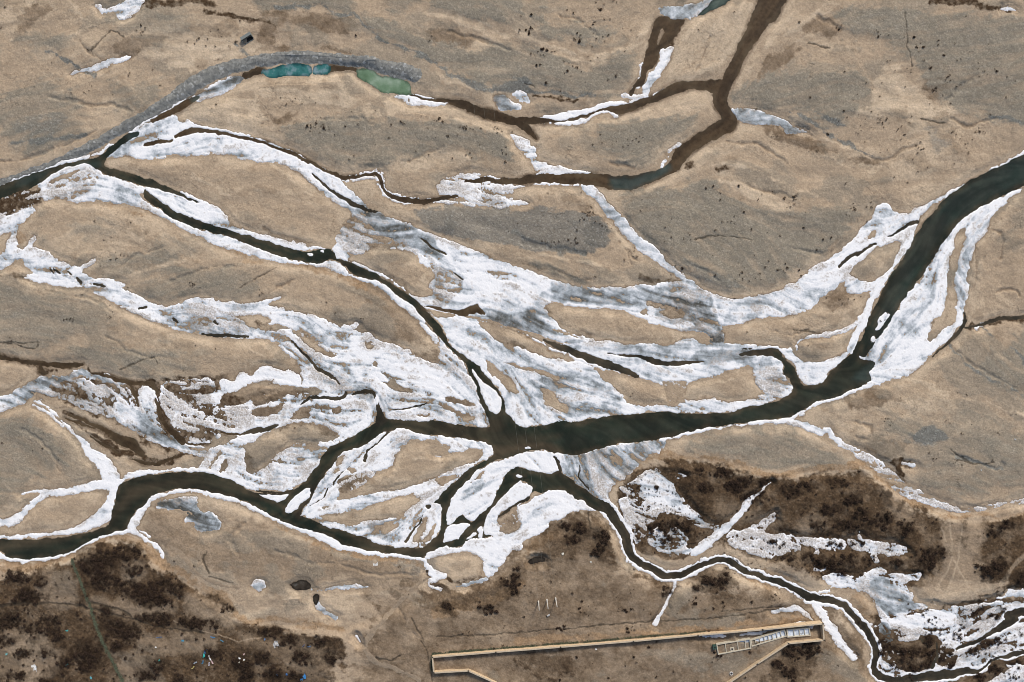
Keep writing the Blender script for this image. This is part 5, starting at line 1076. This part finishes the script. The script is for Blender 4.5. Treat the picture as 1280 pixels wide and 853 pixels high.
at('grey', 1.6, "923,233 951,244 946,250 900,251 929,266 939,287 893,289 882,236 891,234 900,242 980,248 979,249 1003,286 974,295 1027,300 1038,298 1116,222 1134,229 1146,216 1056,230 1083,277 791,321 744,346 852,336 998,338 1001,345 949,343 955,335 928,349 935,352 927,341 924,344 893,345 943,348 960,327 685,242 727,241 730,275 845,385")
at('grey', 1.1, "839,275 980,330 930,335 918,350 950,350 942,320 890,320 870,300 830,285 1020,335 968,330 965,240")
at('east', 1.4, "1124,497 1067,375 1076,371 1060,374 1048,374 1052,380 1100,402 997,437 1270,237 1268,264 1230,320 1009,432 1033,372 918,374 933,415")
at('west', 1.3, "120,277 130,301 90,241 104,369 138,382 142,390 160,360 245,432 270,436 42,563 55,560 5,553 75,574 24,555 422,348 420,391 402,378 409,378 452,398 455,399 369,535 385,535 790,492 788,495 553,578 470,590")
at('south', 1.7, "415,693 363,731 250,700 245,706 220,700 500,708 600,750 655,770 727,750 715,740 770,745 790,760 800,780 845,765 880,760 1000,790 1030,800 1045,830 960,840 930,845 870,850 840,838 820,845 780,830 760,845 700,848 670,830 720,820")
strew('ctr', 46, 725, 60, 75, 45, .5, 1.3, 6); strew('plat', 60, 1150, 85, 110, 65, .5, 1.2, 8); strew('grey', 50, 900, 290, 120, 55, .5, 1.1, 6)
strew('mid', 60, 500, 165, 150, 35, .5, 1.2, 7); strew('nw', 40, 180, 80, 150, 70, .5, 1.1, 6); strew('grey', 30, 1030, 255, 90, 40, .4, 1.0, 5)
strew('west', 60, 160, 400, 150, 150, .4, 1.0, 8); strew('east', 40, 1180, 560, 95, 70, .4, .9, 6); strew('south', 160, 740, 770, 230, 60, .5, 1.3, 14)
strew('plat', 50, 1150, 175, 110, 35, .5, 1.0, 8); strew('grey', 50, 700, 290, 70, 25, .5, 1.1, 4)
nb = len(spots)
for bx, by, rx, ry in BR:
    zone = 'scrubw' if bx < 430 else ('swamp' if bx > 1085 and by > 750 else ('scrube' if by < 745 and bx > 800 else 'south'))
    for _ in range(int(rx * ry / 9) + 3):
        a_ = rr.uniform(0, 6.283); q = math.sqrt(rr.random()) * 1.05
        x, y = bx + rx * q * math.cos(a_), by + ry * q * math.sin(a_)
        i = int(np.clip(np.searchsorted(gx, x), 0, NX - 1)); j = int(np.clip(np.searchsorted(gy, y), 0, NY - 1))
        if Wn[j, i] > -1: continue
        spots.append((x, y, .7 + 1.5 * rr.random() ** 1.5, zone))
for _ in range(420):                                 # loose scrub
    x, y = rr.uniform(0, 430), rr.uniform(690, 853)
    if M['scrub'][min(int(y + 36 + 0), NY - 1) if False else int(np.searchsorted(gy, y)), int(np.searchsorted(gx, x))] > .5 and not blocked(x, y): spots.append((x, y, rr.uniform(.5, 1.3), 'scrubw'))
for _ in range(420):
    x, y = rr.uniform(790, 1280), rr.uniform(580, 745)
    if M['scrub'][int(np.searchsorted(gy, y)), int(np.searchsorted(gx, x))] > .5 and not blocked(x, y): spots.append((x, y, rr.uniform(.5, 1.3), 'scrube'))
strew('swamp', 170, 1190, 795, 90, 45, .5, 1.3, 20, True); strew('marsh', 260, 830, 635, 45, 48, .4, 1.0, 0, True); strew('spread', 180, 1000, 690, 95, 25, .4, 1.0, 0, True)
ZONE = {'nw': 'small dark shrub on the tan sand north of the stone embankment', 'mid': 'small dark shrub on the sandy flats between the green pond and the upper ice belt',
        'ctr': 'small dark shrub on the gravel bars around the brown upper channels', 'plat': 'small dark shrub on the grey gravel plateau toward the top right corner',
        'grey': 'small dark shrub on the gravel flats above the dirty ice strait', 'east': 'small dark shrub on the sand around the wide dark river bend',
        'west': 'small dark shrub on the sand bars of the left half', 'south': 'dark bare shrub on the brown flat around the walled enclosure',
        'scrubw': 'bare dark bush in the lower left scrubland', 'scrube': 'bare dark bush in the brown scrub around the branching ice', 'swamp': 'dark bush standing in the swamp ice of the lower right corner',
        'marsh': 'dark tussock in the speckled marsh ice', 'spread': 'dark tussock around the snow spread beside the frozen ditch'}
def in_frame(s): return 2 < s[0] < 1278 and 2 < s[1] < 851
order = sorted([s for s in spots if in_frame(s)], key=lambda s: -s[2])
open_sites = [s for s in order if s[3] not in ('scrubw', 'scrube', 'swamp', 'marsh', 'spread')][:150]
brush_sites = [s for s in order if s[3] in ('scrubw', 'scrube', 'swamp')][:145]
keep = set(map(id, open_sites + brush_sites))
for s in open_sites + brush_sites:
    x, y, r_, zone = s; crown, stems, _, _ = PROTO[rr.randrange(6)]
    o = empty('shrub', (wx(x), wy(y), zat(x, y) + .02), rr.uniform(0, 6.28)); o.scale = (r_, r_, r_ * rr.uniform(.7, 1.0))
    tag(o, ZONE[zone], 'shrub', 'shrubs: ' + zone if False else {'nw': 'shrubs north of the embankment', 'mid': 'shrubs on the upper flats', 'ctr': 'shrubs on the upper gravel bars', 'plat': 'shrubs on the gravel plateau', 'grey': 'shrubs on the central gravel flats', 'east': 'shrubs by the river bend', 'west': 'shrubs on the left sand bars', 'south': 'shrubs around the enclosure', 'scrubw': 'bushes of the lower left scrubland', 'scrube': 'bushes of the right scrubland', 'swamp': 'bushes in the swamp ice'}[zone])
    for nm, me in (('twig_crown', crown), ('stems', stems)):
        c_ = bpy.data.objects.new(nm, me); col.objects.link(c_); c_.parent = o
rest = [s for s in spots if id(s) not in keep]
vs = []; fs = []; base_n = 0
for x, y, r_, zone in rest:
    _, _, v, f = PROTO[rr.randrange(6)]
    m_ = 36 if r_ < 1 else 70
    va = np.array(v[:m_ * 3]); a_ = rr.uniform(0, 6.28); c_, s_ = math.cos(a_), math.sin(a_)
    q = va @ np.array([[c_, s_, 0], [-s_, c_, 0], [0, 0, 1]]) * r_ * (1.15 if m_ < 50 else 1.0) + np.array([wx(x), wy(y), zat(x, y)])
    vs.append(q); fs.append(np.array(f[:m_]) + base_n); base_n += len(va)
V = np.concatenate(vs); Fc = np.concatenate(fs)
o = new_obj('undergrowth', V.tolist(), Fc.tolist(), shrub_m)
tag(o, 'scattered low dry undergrowth and tussocks over the plain', 'undergrowth', kind='stuff')

# ---------------------------------------------------------------- litter in the scrub
def scrap(x, y, lx, ly, rot, c, label, cat='litter', name='plastic_scrap', hgt=.35, grp=None):
    r2 = random.Random(int(x * 100 + y * 7)); nx_, ny_ = 6, 4; v = []; f = []
    for j in range(ny_):
        for i in range(nx_):
            u, w = i / (nx_ - 1) - .5, j / (ny_ - 1) - .5
            v.append((u * lx * (1 + r2.uniform(-.12, .12)), w * ly * (1 + r2.uniform(-.3, .3)) + .2 * ly * math.sin(u * 5 + x), .05 + hgt * r2.random()))
    for j in range(ny_ - 1):
        for i in range(nx_ - 1): a_ = j * nx_ + i; f.append((a_, a_ + 1, a_ + nx_ + 1, a_ + nx_))
    key = 'plastic_%d_%d_%d' % tuple(int(q * 1000) for q in c)
    m_ = bpy.data.materials.get(key) or simple(key, c, .5, .2, 1.5)
    o = new_obj(name, v, f, m_); o.location = (wx(x), wy(y), zat(x, y) + .05); o.rotation_euler = (0, 0, math.radians(rot))
    so = o.modifiers.new('thickness', 'SOLIDIFY'); so.thickness = .04
    tag(o, label, cat, grp); return o
BL, TE, WHT, PK, YL, GY = (.045, .17, .36), (.03, .36, .33), (.72, .72, .70), (.50, .36, .34), (.40, .33, .12), (.26, .29, .33)
scrap(258.5, 812.5, 2.8, 1.2, 60, BL, 'blue plastic sheet at the upper end of the rubbish heap', grp=None, name='plastic_sheet')
scrap(256.6, 818, 2.4, 1.1, 75, TE, 'turquoise plastic sheet in the rubbish heap below the blue sheet', name='plastic_sheet')
scrap(255.3, 826, 2.2, .8, 80, (.04, .13, .22), 'dark blue plastic strip at the lower end of the turquoise sheet', name='plastic_sheet')
scrap(263.8, 820.5, 3.2, .8, -70, WHT, 'white plastic sheet standing right of the turquoise sheet', name='plastic_sheet')
scrap(263.2, 828.5, 2.2, .8, 70, (.42, .40, .44), 'pale lilac rag below the white sheet in the rubbish heap', name='rag')
scrap(267, 826, 2.4, .7, -50, PK, 'pink rag right of the lilac rag in the rubbish heap', name='rag')
scrap(246.2, 826.5, 2.2, 1.0, 20, GY, 'grey blue bag left of the rubbish heap', name='rag')
scrap(243.5, 832.5, 2.6, .6, 45, YL, 'yellowish strip at the lower left of the rubbish heap', name='rag')
scrap(268, 795, 2.8, .6, -8, BL, 'blue strip on the scrub above the rubbish heap')
scrap(279.5, 799.2, 2.2, .6, -25, (.05, .19, .30), 'bluish strip right of the strip above the rubbish heap')
scrap(230.5, 799, 1.6, 1.0, 10, (.06, .27, .42), 'bright blue bag by the dark bushes above the rubbish heap', name='plastic_bag')
scrap(201, 795, 4.0, .4, 5, (.06, .14, .28), 'long thin blue strip among the scrub left of the bright blue bag')
scrap(301.6, 820.6, 1.4, .9, -50, WHT, 'largest white bag of the cluster at the right of the heap', name='plastic_bag')
scrap(306.8, 823, 1.0, .9, 0, WHT, 'small white bag right of the largest one in its cluster', name='plastic_bag')
scrap(301, 826, .9, .8, 20, (.6, .58, .5), 'small cream bag lowest of the white cluster', name='plastic_bag')
scrap(307, 815.5, 1.3, .6, 45, PK, 'small pinkish scrap above the white cluster')
scrap(46.3, 833.5, 1.7, 3.2, 5, WHT, 'large white sheet lying alone in the lower left corner scrub', name='plastic_sheet')
scrap(44, 831, 2.2, 1.3, 0, (.70, .68, .64), 'white sheet folded over the top of the large corner sheet', name='plastic_sheet')
scrap(86.5, 829, 2.2, .9, 15, (.05, .33, .34), 'turquoise scrap by the dark thicket near the green strip')
scrap(86.5, 786.5, 1.6, .8, 15, (.05, .33, .34), 'turquoise scrap just left of the green strip')
scrap(11, 816, 1.2, 1.2, 0, (.14, .38, .38), 'pale turquoise scrap near the left edge')
scrap(116.5, 845, 1.2, 1.4, 0, (.10, .36, .42), 'light blue scrap at the bottom of the thicket near the green strip')
scrap(202, 823, 1.0, .8, 20, TE, 'tiny turquoise scrap right of the green strip')
scrap(197.5, 807, 1.0, .8, 20, WHT, 'tiny white scrap between the green strip and the rubbish heap')
scrap(382.5, 843, 2.0, 2.2, 30, (.04, .20, .46), 'bright blue sheet in the right end of the lower left scrub', name='plastic_sheet')
scrap(378.5, 847, 1.4, 1.2, 0, (.06, .22, .44), 'small blue scrap left below the bright blue sheet')
scrap(360, 841, 1.2, 1.2, 0, (.05, .16, .38), 'small dark blue bag left of the bright blue sheet', name='plastic_bag')
scrap(348, 841, 1.2, .9, 0, (.07, .14, .26), 'faded blue scrap furthest left of the blue ones near the sandy bank')
scrap(332.5, 797.5, .9, 1.4, 0, (.08, .18, .36), 'small blue scrap under the sandy bank at the top of the scrub')
scrap(346.5, 803.5, 3.2, 3.4, 20, (.42, .41, .39), 'pale crumpled sheet at the top of the right scrub', name='plastic_sheet', hgt=.6)
scrap(388, 806, 2.2, .5, 10, (.08, .16, .30), 'thin blue strip right of the pale crumpled sheet')
scrap(381, 805, 2.0, .4, 50, (.08, .14, .28), 'thin tilted blue strip beside the pale crumpled sheet')
scrap(744.5, 809.5, 1.1, .9, 20, WHT, 'tiny white scrap just inside the enclosure wall')
scrap(1073.5, 664.5, .8, .8, 20, WHT, 'tiny white scrap in the brown scrub right of centre')
scrap(1127.5, 669.5, .9, .9, 20, (.6, .5, .4), 'tiny cream scrap in the brown scrub above the branch tip')
scrap(703, 691, 1.4, 1.2, 20, (.6, .58, .5), 'pale scrap on the brown flat under the white scarp ice')
scrap(738, 701, 1.0, 1.0, 20, (.62, .6, .52), 'pale scrap right of the other one on the brown flat')
scrap(470, 704.8, 3.0, 1.6, 5, (.66, .64, .60), 'white sheet on the gravel south of the lower river', name='plastic_sheet')
scrap(1224, 587, .9, .8, 20, (.6, .6, .58), 'tiny white scrap on the gravel bar right of the frozen creek')
scrap(1267, 549, 1.0, .9, 20, (.6, .6, .58), 'tiny white scrap near the right edge below the pale track')
# concrete block near the poles
r = empty('concrete_block', (wx(685.4), wy(767.2), zat(685, 767)), .6); tag(r, 'small pale concrete block on the ground below the power poles', 'block')
m = MB(); m.bar((-.9, 0), (.9, 0), .9, -.2, .55); m.build('block_body', white_m, r)
m = MB(); m.bar((-1.6, -.25), (-.92, -.25), .8, -.2, .3); m.build('dark_footing', dark_m, r)

# ---------------------------------------------------------------- camera, sky, sun
cam = bpy.data.cameras.new('camera'); co_ = bpy.data.objects.new('camera', cam); col.objects.link(co_)
cam.lens = 24; cam.sensor_width = 36; cam.clip_start = 1; cam.clip_end = 20000
co_.location = (0, 0, 640 * S / .75); scene.camera = co_
world = bpy.data.worlds.new('World'); scene.world = world; world.use_nodes = True
nt = world.node_tree; bg = nt.nodes['Background']; sky = nt.nodes.new('ShaderNodeTexSky'); sky.sky_type = 'NISHITA'; sky.sun_disc = False
EL, AZ = math.radians(34), math.radians(20)          # sun in the north, slightly east
sky.sun_elevation = EL; sky.sun_rotation = AZ; sky.air_density = 1.0; sky.dust_density = 3.0
nt.links.new(sky.outputs[0], bg.inputs[0]); bg.inputs[1].default_value = .085
sun = bpy.data.lights.new('sun', 'SUN'); so = bpy.data.objects.new('sun', sun); col.objects.link(so)
sun.energy = 1.9; sun.angle = math.radians(10); sun.color = (1, .95, .88)
so.rotation_euler = (math.pi / 2 - EL, 0, math.pi - AZ)
vs_ = scene.view_settings; vs_.view_transform = 'Standard'; vs_.look = 'None'; vs_.exposure = .63; vs_.gamma = 1; vs_.use_curve_mapping = False
scene.cycles.filter_width = .9
print('done', round(time.time() - T0, 1))
